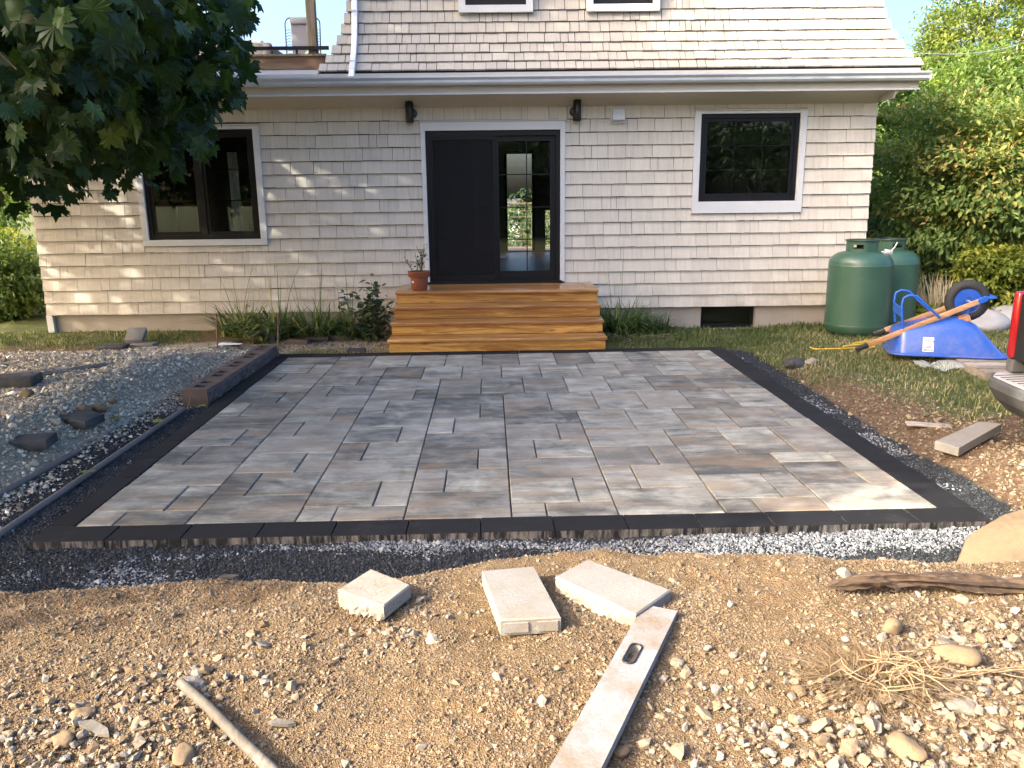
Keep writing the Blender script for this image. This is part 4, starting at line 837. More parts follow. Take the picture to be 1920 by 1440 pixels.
# left of the house
tree('garden_tree', 'bright green tree beyond the house corner with the white pipe', at(20, 17), [((-.4, 0, 2.6), (2.3, 1.6, 1.7), 150, 46, .22)], M_WOOD, M_BARK, .12, rs, .08)
tree('garden_bush', 'leafy hedge bush at the house corner with the white pipe', at(25, 12.8), [((-.35, 0, .55), (.85, .8, .65), 150, 60, .13), ((-1.0, .4, .7), (.9, .8, .8), 80, 56, .14)], M_LEAFG, M_STEM, .085, rs, .03, cat='bush')
tree('yellow_shrub', 'yellow-green shrub growing behind the hedge bush', at(-10, 14.6), [((.1, 0, .8), (.9, .7, .5), 80, 46, .12)], M_LEAFY, M_STEM, .08, rs, .03, cat='bush')
# far land behind the house
for k, (xx, yy, hh, mt) in enumerate([(-3, 70, 9, M_LEAFG), (1.6, 62, 8.2, M_LEAFD), (7, 74, 8, M_LEAFG), (13, 95, 9, M_LEAFG), (-22, 60, 9, M_LEAFG), (-33, 52, 10, M_LEAFG), (-14, 100, 10, M_LEAFD), (40, 90, 10, M_LEAFG), (3, 110, 9, M_LEAFG), (-2, 34, 3.2, M_LEAFY)]):
    tree('distant_tree', 'distant tree on the lower land behind the house', (xx, yy, float(gz(np.array([xx]), np.array([yy]))[0])), [((0, 0, hh*.55), (hh*.42, hh*.4, hh*.45), 70, 26, .5)], mt, M_BARK, .45, rs, .2, group='trees far behind the house', limbs=3)
def strips(n, base, rr, L, w, rs, arch, seg=6, up=.9, tint=(0, 1), flat=0):
    """curved blades as ribbons: returns V,F,T"""
    t = np.linspace(0, 1, seg+1); V = []; Fq = []; T = []
    az = rs.uniform(0, 2*math.pi, n); r0 = rr*rs.rand(n)**.5; b = np.array(base)[None]+np.stack([r0*np.cos(az), r0*np.sin(az)*.6, 0*az], 1)
    az2 = az+rs.normal(size=n)*.8; ln = L*rs.uniform(.45, 1.15, n); ar = arch*rs.uniform(.3, 1.5, n); w_ = w*rs.uniform(.6, 1.2, n); tt = rs.uniform(tint[0], tint[1], n)**1.3
    hx = ln[:, None]*ar[:, None]*t**1.6; hz = ln[:, None]*(up*t-.55*ar[:, None]*up*t**2.4)
    dx, dy = np.cos(az2)[:, None], np.sin(az2)[:, None]
    P = np.stack([b[:, 0:1]+hx*dx, b[:, 1:2]+hx*dy, b[:, 2:3]+hz], 2)
    side = np.stack([-np.sin(az2), np.cos(az2), 0*az2], 1)[:, None]*(w_[:, None]*(1-t**2.2*.95)/2)[..., None]
    V = np.stack([P-side, P+side], 2).reshape(-1, 3); q = np.arange(seg)*2
    F1 = np.stack([q, q+1, q+3, q+2], 1); F = (F1[None]+(np.arange(n)*2*(seg+1))[:, None, None]).reshape(-1, 4)
    return V, F, np.repeat(tt, 2*(seg+1))
def clump(name, label, base, n, rr, L, w, arch, mat, rs, cat='plant', group=None, tint=(0, 1), tall=0):
    V, F, T = strips(n, (0, 0, -.02), rr, L, w, rs, arch, tint=tint)
    if tall:
        V2, F2, T2 = strips(tall, (0, 0, 0), rr*.8, L*1.9, w*.5, rs, .22, up=1.0, tint=(.3, 1)); F = np.concatenate([F, F2+len(V)]); V = np.concatenate([V, V2]); T = np.concatenate([T, T2])
    t = thing(name, label, cat, base, group=group); part('blades', npmesh('blades', V, F, mat, dict(tint=T)), None, t); return t
rs = np.random.RandomState(31)
gl = 'clumps of strap leaves along the left foundation'
for (xx, yy, n, L, lab) in [(-3.55, 10.85, 120, .62, 'withered arching daylily clump next to the rusty stake'), (-3.05, 10.75, 150, .62, 'green daylily clump between the withered one and the middle of the bed'), (-2.55, 10.70, 170, .66, 'fullest daylily clump in the bed under the wall'), (-2.12, 10.75, 110, .55, 'smaller daylily clump beside the dark leafy bush')]:
    clump('daylily', lab, (xx, yy, g1(xx, yy)), int(n*1.5), .26, L, .028, .85, M_LILY, rs, group=gl, tint=(.0, 1.), tall=10)
clump('ornamental_grass', 'thick arching grass clump between the wooden steps and the basement window', (1.62, 10.75, g1(1.62, 10.75)), 420, .30, .68, .019, .9, M_LILY, rs, tint=(0, .75), tall=6)
clump('ornamental_grass', 'smaller grass tuft at the basement wall', (2.08, 10.85, g1(2.08, 10.85)), 200, .2, .45, .016, .8, M_LILY, rs, tint=(0, .8), tall=3)
clump('plume_grass', 'dry pale flower stalks beside the yellow bush', at(1768, 10.95), 190, .28, .85, .022, .28, M_PLUME, rs, tint=(0, 1))
def leafy(name, label, base, stems, H, spread, size, mat, rs, per=14, cat='plant', lo=.15):
    t = thing(name, label, cat, base); B = MB(); CC = []
    for _ in range(stems):
        e = np.array([rs.normal()*spread, rs.normal()*spread*.6, H*rs.uniform(.55, 1.1)]); P = limb(B, (rs.normal()*.05, rs.normal()*.04, -.03), e, .007, .003, rs, 8, .06)
        k = rs.uniform(lo, 1, per); CC.append(np.stack([np.interp(k*7, np.arange(8), P[:, j]) for j in range(3)], 1)+rs.normal(size=(per, 3))*size*.55)
    CC = np.concatenate(CC); n = len(CC); D = rs.normal(size=(n, 3)); D[:, 2] = -.25+rs.normal(size=n)*.2; N = rs.normal(size=(n, 3))*.35+np.array([0, -.3, 1])
    part('stems', B, M_STEM, t, smooth=60); part('foliage', leaves_mesh('foliage', CC, D, N, size*rs.uniform(.6, 1.25, n), rs.rand(n), LEAF6, mat), None, t); return t
leafy('leafy_bush', 'dark broad-leaved bush beside the wooden steps under the flower pot', (-1.72, 10.55, g1(-1.72, 10.55)), 22, .74, .20, .105, M_LEAFD, rs, 20)
leafy('weed_plant', 'sprawling weed with pointed leaves behind the wall blocks', (-3.25, 10.45, g1(-3.25, 10.45)), 9, .42, .22, .10, M_LEAFG, rs, 14)
leafy('potted_sprig', 'scraggly small-leaved plant growing in the terracotta pot', (-1.075, 10.56, 4*RH+.225), 7, .34, .075, .045, M_LEAFD, rs, 13, lo=.05)
leafy('ground_weed', 'low leafy weeds beside the wooden steps near the patio edge', (1.75, 10.1, g1(1.75, 10.1)), 26, .13, .34, .04, M_LEAFG, rs, 14)
# ---- lawn blades
def blades(n, xs, ys, dens, h, rs, tint=(0, 1)):
    x = rs.uniform(*xs, n*3); y = rs.uniform(*ys, n*3); k = rs.rand(n*3) < dens(x, y); x, y = x[k][:n], y[k][:n]; z = gz(x, y)
    a = rs.uniform(0, 6.283, len(x)); hh = h*rs.uniform(.4, 1.3, len(x)); ln = hh*rs.uniform(.1, .9, len(x)); w = .0035+.003*rs.rand(len(x))
    dx, dy = np.cos(a), np.sin(a); T = np.clip(rs.uniform(*tint, len(x))*.6+.5*vnoise(x*1.8, y*1.8, 9)*tint[1], 0, 1)
    p = lambda s, u, v: np.stack([x+dx*u*ln-dy*s*w, y+dy*u*ln+dx*s*w, z+v*hh-.004], 1)
    V = np.stack([p(-1, 0, 0), p(1, 0, 0), p(.8, .3, .6), p(-.8, .3, .6), p(0, 1, 1)], 1).reshape(-1, 3)
    q = np.arange(len(x))[:, None]*5; F = np.concatenate([q+np.array([[0, 1, 2]]), q+np.array([[0, 2, 3]]), q+np.array([[3, 2, 4]])])
    return V, F, np.repeat(T, 5)
def gdens(x, y): m_, dk, lt, rd, gs, ro = zones(x, y); return gs*(1-dk)*(.22+.78*sst(-.25, .2, fbm(x*1.3, y*1.3, 15, 3)))*(1-.7*rd)*((x < 4.6) | (y > 5.8))
Pc = [blades(42000, (2.9, 6.6), (5.4, 10.4), gdens, .045, rs, (.0, 1.15)), blades(16000, (1.3, 9.5), (9.6, 11.3), gdens, .075, rs, (0, .8)), blades(9000, (5.5, 11), (10.4, 14), gdens, .07, rs), blades(7000, (-8.5, -3.7), (9.3, 11.3), gdens, .05, rs), blades(900, (-2.6, -1.4), (9.62, 9.95), lambda x, y: .6+0*x, .04, rs, (.5, 1))]
V = np.concatenate([p[0] for p in Pc]); T = np.concatenate([p[2] for p in Pc]); o_ = np.cumsum([0]+[len(p[0]) for p in Pc]); F = np.concatenate([p[1]+o for p, o in zip(Pc, o_)])
single('lawn_grass', npmesh('lawn_grass', V, F, M_GRASSB, dict(tint=T)), None, 'short green and straw-coloured grass of the lawn', 'grass', kind='stuff')
# ============================================================ GAS TANKS
def gas_tank(label, x, y, rz):
    t = thing('gas_tank', label, 'tank', (x, y, g1(x, y)-.01), (0, 0, rz), 'gas tanks at the house corner'); R = .383; g = MB()
    pr = [(.29, .055), (.33, .065), (.365, .10), (R, .17), (R, .178), (R+.003, .182), (R, .186), (R, .92), (R+.003, .924), (R, .93)]+[(R*math.cos(a)*.62+R*.38*(1 if a < .9 else math.cos((a-.9)*1.6)), .93+.175*math.sin(a)) for a in np.linspace(.12, 1.50, 9)]
    pr = [(a, b) for a, b in pr if a > .03]; pr.append((.02, 1.108)); g.lathe(pr, 56); part('body', g, M_GREENT, t, smooth=35)
    g = MB(); g.lathe([(.27, -.02), (.275, -.02), (.275, .075), (.27, .075)], 40); part('foot_ring', g, M_GREEND, t, smooth=40)
    g = MB(); r1 = .19; n = 48                          # collar with two hand slots
    for k in range(n):
        a0, a1 = 2*math.pi*k/n, 2*math.pi*(k+1)/n; slot = any(abs((math.degrees(a0)-c+180) % 360-180) < 20 for c in (218, 322, 90)); bands = ((1.075, 1.135), (1.185, 1.225)) if slot else ((1.075, 1.225),)
        for zb, zt in bands:
            v = [(r_*math.cos(a), r_*math.sin(a), z) for z in (zb, zt) for r_ in (r1, r1-.006) for a in (a0, a1)]
            g.add(v, [(0, 1, 5, 4), (2, 6, 7, 3), (4, 5, 7, 6), (0, 2, 3, 1)])
    co = part('collar', g, M_GREENT, t); g = MB(); g.lathe([(r1-.012, 1.222), (r1+.012, 1.222), (r1+.016, 1.232), (r1+.012, 1.243), (r1-.012, 1.243), (r1-.014, 1.232), (r1-.012, 1.222)], 48); part('rim', g, M_GREEND, co, smooth=50)
    g = MB(); g.lathe([(.05, 1.09), (.05, 1.13), (.03, 1.135), (.03, 1.17), (.045, 1.175), (.045, 1.19), (.02, 1.195)], 16); part('valve', g, M_BLK2, t, smooth=40)
    return t
t1 = gas_tank('green upright gas tank with grey regulator, in front of the other tank', 4.565, 10.16, .2)
gas_tank('green upright gas tank standing behind the tank with the regulator', 5.19, 10.72, .9)
g = MB(); g.rbox((-.05, -.035, 0), (.05, .035, .06), .012, 2); g.tube([(.03, 0, .05), (.055, 0, .11), (.065, 0, .17)], [.008, .008, .01], 8); g.tube([(-.05, 0, .02), (-.09, .01, .0), (-.1, .05, -.02)], .008, 8)
part('regulator', g, M_ZINC, t1, smooth=40, m=TR((.24, -.17, 1.06), (0, .25, -.5)))
# ============================================================ WHEELBARROW (upside down)
WB = (4.77, 8.42, .0); bz = g1(4.77, 8.42)+.035
wb = thing('wheelbarrow', 'blue wheelbarrow lying upside down on the lawn with its wheel in the air', 'wheelbarrow', (WB[0], WB[1], bz), (0, 0, -.30))
def rrect(x0, x1, y0, y1, z0, z1, r, n=5):
    P = []
    for cx, cy, a0 in ((x1-r, y1-r, 0), (x0+r, y1-r, 90), (x0+r, y0+r, 180), (x1-r, y0+r, 270)):
        for k in range(n+1):
            a = math.radians(a0+90*k/n); px_ = cx+r*math.cos(a); P.append((px_, cy+r*math.sin(a), z0+(z1-z0)*(px_-x0)/(x1-x0)))
    return P
g = MB(); g.loft([rrect(-.575, .555, -.335, .335, .075, .075, .14), rrect(-.555, .515, -.315, .315, .085, .085, .13), rrect(-.53, .24, -.26, .26, .275, .385, .10), rrect(-.515, .12, -.235, .235, .305, .445, .09), rrect(-.46, .06, -.19, .19, .33, .46, .07)])
tub = part('tub', g, M_BLUE, wb, smooth=38)
g = MB(); rl_ = rrect(-.575, .555, -.335, .335, .070, .070, .14); g.tube(rl_+[rl_[0]], .011, 8, False); part('rim', g, M_BLUE, tub, smooth=60)
for s_ in (-1, 1):
    a_, b_ = Vector((-.90 if s_ < 0 else -.66, s_*.28, .105 if s_ < 0 else .19)), Vector((.30, s_*.13, .655)); d_ = (b_-a_); q = d_.to_track_quat('X', 'Z').to_matrix().to_4x4(); q.translation = a_
    hd = part('handle', MB().rbox((0, -.019, -.026), (d_.length, .019, .026), .006, 2, q), M_HANDLE, wb, smooth=40)
    g = MB(); g.rbox((-.02, -.021, -.028), (.12, .021, .028), .012, 2, q); part('grip', g, M_BLK2, hd, smooth=40)
    bq = MB(); bq.rbox((d_.length-.07, -.024, -.027), (d_.length+.02, .024, .027), .004, 1, q); part('axle_bracket', bq, M_BLUE2, wb)
    # leg loop
    g = MB(); y_ = s_*.24; g.tube([(-.47, y_, .34), (-.50, y_, .58), (-.49, y_, .66), (-.44, y_, .69), (-.36, y_, .68), (-.30, y_, .62), (-.12, y_*.9, .46)], .0135, 10)
    part('leg', g, M_BLUE2, wb, smooth=60)
    w_ = Vector((.13, s_*.13, .37)); g = MB(); g.tube([w_, (.175, s_*.13, .60)], .009, 8); part('tray_stay', g, M_BLUE2, wb, smooth=60)
part('cross_brace', MB().rbox((-.508, -.24, .46), (-.488, .24, .555), .004, 1), M_BLUE2, wb)
for j in range(2): part('wedge', MB().rbox((-.26+j*.20, -.19+j*.002, .395), (-.02+j*.20, .19, .455), .004, 1, Matrix.Rotation(-.36, 4, 'Y') @ Matrix.Translation((.145, 0, -.075+j*.02))), M_HANDLE, wb)
nose = MB(); nose.prism([(.31, .655), (.40, .668), (.405, .682), (.315, .674)], 'y', -.16, .16); part('nose_guard', nose, M_BLUE2, wb)
WC = Matrix.Translation((.165, .0, .62)) @ Matrix.Rotation(math.pi/2, 4, 'X')
g = MB(); RW, rw = .165, .052; V = []; n1, n2 = 48, 14
for k in range(n1):
    for j in range(n2):
        a, b = 2*math.pi*k/n1, 2*math.pi*j/n2; kn = 1+(.05 if (k % 2 and abs(math.cos(b)) > .35 and math.cos(b) > 0) else 0); V.append(((RW+rw*kn*math.cos(b))*math.cos(a), (RW+rw*kn*math.cos(b))*math.sin(a), rw*1.05*math.sin(b)))
g.add(V, [(k*n2+j, ((k+1) % n1)*n2+j, ((k+1) % n1)*n2+(j+1) % n2, k*n2+(j+1) % n2) for k in range(n1) for j in range(n2)], WC)
wh = part('wheel', g, M_RUB, wb, smooth=50)
g = MB(); g.lathe([(.125, -.035), (.13, -.04), (.135, -.035), (.12, -.02), (.10, -.012), (.05, -.016), (.045, -.05), (.045, .05), (.05, .016), (.10, .012), (.12, .02), (.135, .035), (.13, .04), (.125, .035)], 36, WC); part('rim', g, M_BLUE, wh, smooth=35)
g = MB(); g.tube([(.165, -.15, .62), (.165, .15, .62)], .012, 10); part('axle', g, M_ZINC, wh, smooth=40)
g = MB()
for bx_, by_ in ((.32, -.12), (.40, -.06)): g.rbox((bx_-.03, by_-.012, .245-(bx_-.32)*.9), (bx_+.03, by_+.012, .268-(bx_-.32)*.9), .004, 1)
part('bolt_plate', g, M_BLUE2, wb)
# sticker (upside down with the barrow)
nq = Vector((0, -.205, -.085)).normalized()
def on_side(u, z, off): # point on the near side of the tub
    tt = (z-.085)/.234; return Vector((u, -.315+.055*tt-off, z))
e1 = Vector((1, 0, 0)); e2 = (on_side(0, .28, 0)-on_side(0, .1, 0)).normalized(); e3 = e1.cross(e2)
def smat(u, z, off): q = Matrix([[e1[k], e2[k], e3[k], 0] for k in range(3)]+[[0, 0, 0, 1]]); q.translation = on_side(u, z, off); return q
SB = smat(-.22, .185, .0045)
stk = part('sticker', MB().box((-.052, -.075, -.0006), (.052, .075, .0006)), M_STICK, tub, m=SB)
ig = MB(); arch_ = [(-.036, -.004), (.036, -.004), (.040, .004), (.041, .04), (.034, .056), (.012, .060), (-.015, .056), (-.034, .046), (-.041, .03), (-.040, .004)]
for (a, b) in zip(arch_, arch_[1:]+arch_[:1]): ig.tube([(a[0], a[1], .0012), (b[0], b[1], .0012)], .0022, 5)
for xx in (-.022, -.002, .018): ig.box((xx-.003, .010, .0007), (xx+.003, .040, .0018)); ig.box((xx-.003, .040, .0007), (xx+.010, .046, .0018))
ig.box((-.046, -.040, .0007), (.046, -.0365, .0018)); part('emblem', ig, M_INK, stk)
def text(body, size, m_, par):
    cu = bpy.data.curves.new('lettering', 'FONT'); cu.body = body; cu.size = size; cu.align_x = 'CENTER'; cu.align_y = 'CENTER'; cu.extrude = .0004; cu.offset = .0012
    o = bpy.data.objects.new('lettering', cu); COL.objects.link(o); dg = bpy.context.evaluated_depsgraph_get(); me = bpy.data.meshes.new_from_object(o.evaluated_get(dg)); bpy.data.objects.remove(o); me.materials.clear(); me.materials.append(M_INK)
    return part('lettering', me, None, par, m=m_)
text('FIST', .034, TR((0, -.021, .0013), (0, 0, math.pi), (1, .9, 1)), stk); text('POWER', .028, TR((0, -.056, .0013), (0, 0, math.pi), (.95, 1, 1)), stk)
# pallet under the barrow nose, clear film, rope
pl = thing('pallet', 'weathered wooden pallet lying on the grass under the barrow nose', 'pallet', (5.15, 7.90, g1(5.15, 7.9)), (0, 0, -.10))
for k in range(6): part('slat', MB().rbox((-.45, -.48+k*.17, .065), (.60, -.48+k*.17+.105, .083), .003, 1), M_GREYWOOD, pl)
for k in range(3): part('bearer', MB().rbox((-.45+k*.49, -.49, -.01), (-.38+k*.49, .50, .064), .003, 1), M_GREYWOOD, pl)
fm = thing('plastic_sheet', 'crumpled clear plastic film on the grass in front of the barrow', 'plastic film', (4.44, 7.90, g1(4.44, 7.90))); nn_ = 26
V = []; 
for a in range(nn_):
    for b in range(14):
        u, v = a/(nn_-1)-.5, b/13-.5; V.append((u*.50+.02*math.sin(v*9), v*.30, .05+.06*abs(math.sin(u*5+.4))+.008*math.sin(u*15+v*9)+.006*math.sin(v*13-u*7)-.06*abs(v)))
part('film', npmesh('film', V, [(a*14+b, (a+1)*14+b, (a+1)*14+b+1, a*14+b+1) for a in range(nn_-1) for b in range(13)], M_FILM, smooth=True), None, fm)
def rope(name, pts, r, mat, label, cat, n=40):
    P = [Vector(p) for p in pts]; Q = []
    for k in range(len(P)-1):
        p0, p1, p2, p3 = P[max(k-1, 0)], P[k], P[k+1], P[min(k+2, len(P)-1)]
        for j in range(8):
            t = j/8; Q.append(.5*((2*p1)+(p2-p0)*t+(2*p0-5*p1+4*p2-p3)*t*t+(3*p1-p0-3*p2+p3)*t**3))
    Q.append(P[-1]); Q = [(q.x, q.y, max(q.z, g1(q.x, q.y)+.032+r)) for q in Q]; return single(name, MB().tube(Q, r, 6), mat, label, cat, smooth=60)
rope('rope', [gnd(*p) for p in [(1518, 657), (1535, 661), (1600, 659), (1640, 657), (1610, 652), (1580, 656), (1630, 650), (1660, 646), (1640, 643), (1600, 650), (1690, 640)]], .008, M_ROPE, 'yellow rope lying in loose loops on the lawn', 'rope')
# grey edging rocks beyond the lawn
def rock(seed, sx, sy, sz, sub=3, rough=.28):
    bm = bmesh.new(); bmesh.ops.create_icosphere(bm, subdivisions=sub, radius=1); r_ = np.random.RandomState(seed); o_ = r_.rand(3)*50
    pl_ = unit(r_.normal(size=(9, 3))); 
    for v in bm.verts:
        p = np.array(v.co); k = 1.
        for q in pl_: 
            dd = p@q
            if dd > .72: k = min(k, .72/dd)
        p = p*k*(1+rough*.35*float(fbm(np.array([p[0]*2+o_[0]+p[2]]), np.array([p[1]*2+o_[1]-p[2]]), seed, 3)[0])); v.co = Vector((p[0]*sx, p[1]*sy, p[2]*sz))
    bm.verts.index_update(); m_ = MB(); m_.add([v.co[:] for v in bm.verts], [[v.index for v in f.verts] for f in bm.faces]); bm.free(); return m_
for k, (px, Y, sx, sz, lab) in enumerate([(1850, 10.4, .36, .18, 'grey boulder behind the barrow wheel'), (1912, 10.5, .45, .20, 'larger grey boulder under the yellow bush'), (1760, 12.9, .35, .13, 'low grey boulder between tanks and hosta clump')]):
    a = at(px, Y); single('boulder', rock(60+k, sx, .4, sz), M_FAB, lab, 'boulder', TR((a[0], a[1], a[2]+sz*.55)), smooth=50)
# ============================================================ PICKUP (rear corner shows at the right edge)
tk = thing('pickup_truck', 'dark pickup truck with scuffed steel rear bumper and tall red tail light', 'truck', (4.9, 4.65, 0))
g = MB(); yA, yB = 3.72, 5.50
body = [(3.58, .62), (3.54, .68), (3.525, .95), (3.56, 1.12), (3.60, 1.16), (7.4, 1.16), (7.5, 1.2), (9.0, 1.18), (9.1, .5), (8.9, .42), (4.0, .42)]
g.prism(body, 'y', yA, yB); bd = part('body', g, M_TRUCK, tk, world=True)
g = MB(); g.prism([(5.6, 1.161), (5.95, 1.75), (7.0, 1.77), (7.55, 1.161)], 'y', yA+.1, yB-.1); part('cab', g, M_TRUCK, tk, world=True)
g = MB(); g.prism([(5.75, 1.22), (6.0, 1.66), (6.92, 1.68), (7.3, 1.22)], 'y', yA+.095, yB-.095); part('cab_window', g, M_BLK2, tk, world=True)
part('tailgate', MB().rbox((3.51, yA+.07, .66), (3.537, yB-.07, 1.12), .008, 2), M_TRUCK, tk, world=True)
for yy, yw_ in ((yB-.065, .065), (yA, .065)): 
    tl_ = part('tail_light', MB().rbox((3.495, yy, .66), (3.70, yy+yw_+.004, 1.13), .025, 3), M_RED, tk, smooth=40, world=True)
    part('light_housing', MB().rbox((3.505, yy-.012, .565), (3.70, yy+yw_, .655), .01, 2), M_BUMP, tk, world=True)
def bl_(off, z): return [(3.66+.0*off, yB+.04-off, z), (3.42+off, yB+.02-off, z), (3.33+off, yB-.12, z), (3.30+off, yB-.4, z), (3.30+off, yA+.4, z), (3.33+off, yA+.12, z), (3.42+off, yA-.02+off, z), (3.66, yA-.04+off, z)]
g = MB(); g.loft([bl_(.16, .30), bl_(.05, .40), bl_(.0, .48), bl_(.0, .53), bl_(.012, .548)]); bu = part('bumper', g, M_BUMP, tk, world=True)
g = MB(); q = bl_(.022, .5485); q2 = bl_(.03, .553); g.loft([q, q2]); part('step_pad', g, M_PLATE, bu)
g = MB()
for k in range(26):
    yy = yB-.12-k*.062; g.prism([(3.37, yy), (3.62, yy+.025), (3.62, yy+.033), (3.37, yy+.008)], 'z', .5531, .5562)
part('tread_ridge', g, M_BLK2, bu)
for xx in (4.55, 8.0):
    for yy in (yA-.01, yB-.22):
        m_ = Matrix.Translation((xx, yy+.115, .33)) @ Matrix.Rotation(math.pi/2, 4, 'X'); w__ = part('wheel', MB().lathe([(.24, -.11), (.34, -.11), (.37, -.08), (.37, .08), (.34, .11), (.24, .11)], 36, m_), M_RUB, tk, smooth=40, world=True); part('rim', MB().lathe([(.02, -.1), (.23, -.09), (.235, .0), (.23, .09), (.02, .1)], 24, m_), M_ZINC, w__, smooth=40)
tk.location.x += .06
# far neighbour house on the lower land, seen through both doors
nh = thing('neighbour_house', 'pale far-off house with grey roof seen through the glass doors', 'house', (0.2, 150, -7.1))
g = MB(); g.box((-4.5, 0, 0), (3.4, 6, 7.0)); part('wall', g, plain('pale_clapboard', (.62, .66, .66), .7), nh); g = MB(); g.prism([(-.4, 7.0), (6.4, 7.0), (3, 8.7)], 'x', -4.8, 3.7); part('roof', g, plain('grey_roof', (.10, .10, .11), .8), nh)
for k in range(4): part('window', MB().box((-3.6+k*1.8, -.06, 4.9), (-2.8+k*1.8, -.01, 6.2)), M_BLK2, nh)
# overhead cable on the right
a, b = ony(1712, 100, 14.), ony(1935, 76, 20.); pts = [a.lerp(b, t)+Vector((0, 0, -.12*math.sin(t*math.pi))) for t in np.linspace(0, 1, 14)]; a0 = Vector((5.2, 11.9, 3.75))
single('overhead_cable', MB().tube([a0]+pts, .008, 5), M_VENT, 'thin pale overhead cable running from the roof edge to the woods', 'cable')
# ============================================================ LOOSE STONES
def ico():
    bm = bmesh.new(); bmesh.ops.create_icosphere(bm, subdivisions=1, radius=1); bm.verts.index_update()
    v = np.array([q.co[:] for q in bm.verts]); f = np.array([[q.index for q in p.verts] for p in bm.faces]); bm.free(); return v, f
IV, IF = ico(); rs = np.random.RandomState(77)
RV = []
for k in range(10):
    v = IV*rs.uniform(.72, 1.2, (12, 1))+rs.normal(size=(12, 3))*.10; v *= np.array([1., rs.uniform(.55, .9), rs.uniform(.3, .62)]); RV.append(v)
RV = np.array(RV)
OV = np.array([np.array([(1, 0, 0), (-1, 0, 0), (0, 1, 0), (0, -1, 0), (0, 0, 1), (0, 0, -1)])*rs.uniform(.6, 1.3, (6, 1))*np.array([1.1, .8, .6])+rs.normal(size=(6, 3))*.12 for _ in range(10)])
OF = np.array([(0, 2, 4), (2, 1, 4), (1, 3, 4), (3, 0, 4), (2, 0, 5), (1, 2, 5), (3, 1, 5), (0, 3, 5)])
def rotm(n, rs, tilt=.5):
    a = rs.uniform(0, 6.283, n); b = rs.normal(size=n)*tilt; c = rs.normal(size=n)*tilt
    ca, sa, cb, sb, cc, sc_ = np.cos(a), np.sin(a), np.cos(b), np.sin(b), np.cos(c), np.sin(c); Z0 = 0*a; O1 = Z0+1
    Rz = np.stack([ca, -sa, Z0, sa, ca, Z0, Z0, Z0, O1], 1).reshape(-1, 3, 3); Rx = np.stack([O1, Z0, Z0, Z0, cb, -sb, Z0, sb, cb], 1).reshape(-1, 3, 3); Ry = np.stack([cc, Z0, sc_, Z0, O1, Z0, -sc_, Z0, cc], 1).reshape(-1, 3, 3)
    return Rz@Rx@Ry
def pebbles(name, x, y, s, tint, mat, label, cat='gravel', lift=.25, z=None, small=False):
    n = len(x); z = gz(x, y) if z is None else z; k = rs.randint(0, len(RV), n); R = rotm(n, rs)
    TV, TF = (RV, IF) if not small else (OV, OF); nv = TV.shape[1]
    V = np.einsum('nij,nkj->nki', R, TV[k])*s[:, None, None]+np.stack([x, y, z+s*lift], 1)[:, None]
    F = (TF[None]+(np.arange(n)*nv)[:, None, None]).reshape(-1, 3)
    return single(name, npmesh(name, V.reshape(-1, 3), F, mat, dict(tint=np.repeat(tint, nv))), None, label, cat, kind='stuff')
def samp(n, xs, ys, dens):
    x = rs.uniform(*xs, n); y = rs.uniform(*ys, n); k = rs.rand(n) < dens(x, y); return x[k], y[k]
def off_patio(x, y):
    u = (x*PC+y*PS)-PX0; v = (-x*PS+y*PC)-PY0; return ~((u > -LW+.0) & (u < 5.0+BW) & (v > -BW-.0) & (v < 4.97+BW))
# dark and pale bedding gravel around the patio
def dden(x, y): m_, dk, lt, rd, gs, ro = zones(x, y); return np.clip(dk*1.3, 0, 1)*off_patio(x, y)*(1-.94*sst(2.90, 3.02+.14*fbm(y*1.5, y*0, 4, 3), x))
x1, y1 = samp(90000, (-3.4, 3.3), (3.15, 4.2), dden); x2, y2 = samp(48000, (-3.5, -2.5), (4.1, 9.6), dden); x3, y3 = samp(22000, (2.75, 3.3), (4.0, 9.6), dden)
x = np.concatenate([x1, x2, x3]); y = np.concatenate([y1, y2, y3])
edge = np.exp(-np.abs(y-4.02+.05*fbm(x*2, 0*x, 8, 2))/.10)*sst(-2.4, -1.2, x); pale = fbm(x*1.6, y*3.4, 91, 4, .6)+edge*1.1*(.5+1.0*sst(-1, 1.2, x))-.20+.25*np.exp(-(x+3.1)**2/.02)*(fbm(x*3, y*1.2, 93, 2) > 0)
wh = pale+rs.normal(size=len(x))*.16 > .22; s = .0068*np.exp(rs.normal(size=len(x))*.30)
pebbles('bedding_gravel', x[~wh], y[~wh], s[~wh], np.clip(rs.beta(2, 2.6, (~wh).sum()), 0, 1), M_RDRK, 'dark blue-grey crushed gravel around the patio border', small=True)
pebbles('pale_gravel', x[wh], y[wh], s[wh]*1.05, rs.rand(wh.sum()), M_RWHT, 'pale gravel streaks along the patio border, stone dust and sunlight in their colour', lift=.5, small=True)  # pale tone is partly stone dust, partly sunlight put into the colour
# left bank and back strip
def lden(x, y): m_, dk, lt, rd, gs, ro = zones(x, y); return np.clip(lt*1.6, 0, 1)*(1-gs*.7)*off_patio(x, y)*(.55+.45*(fbm(x*1.4, y*1.4, 12, 3) > -.25))
x, y = samp(62000, (-6.0, -2.9), (3.6, 10), lden); pebbles('bank_gravel', x, y, .0112*np.exp(rs.normal(size=len(x))*.42), rs.rand(len(x)), M_RGRY, 'grey crushed stone on the bank behind the wall blocks', small=True)
x, y = samp(5200, (-3.6, -1.2), (9.7, 11.3), lden); x_, y_ = samp(3800, (3.0, 4.0), (3.7, 4.9), lden)
pebbles('scattered_gravel', np.concatenate([x, x_]), np.concatenate([y, y_]), .010*np.exp(rs.normal(size=len(x)+len(x_))*.4), rs.rand(len(x)+len(x_)), M_RGRY_SUN, 'small grey stones along the house wall and the truck-side verge')
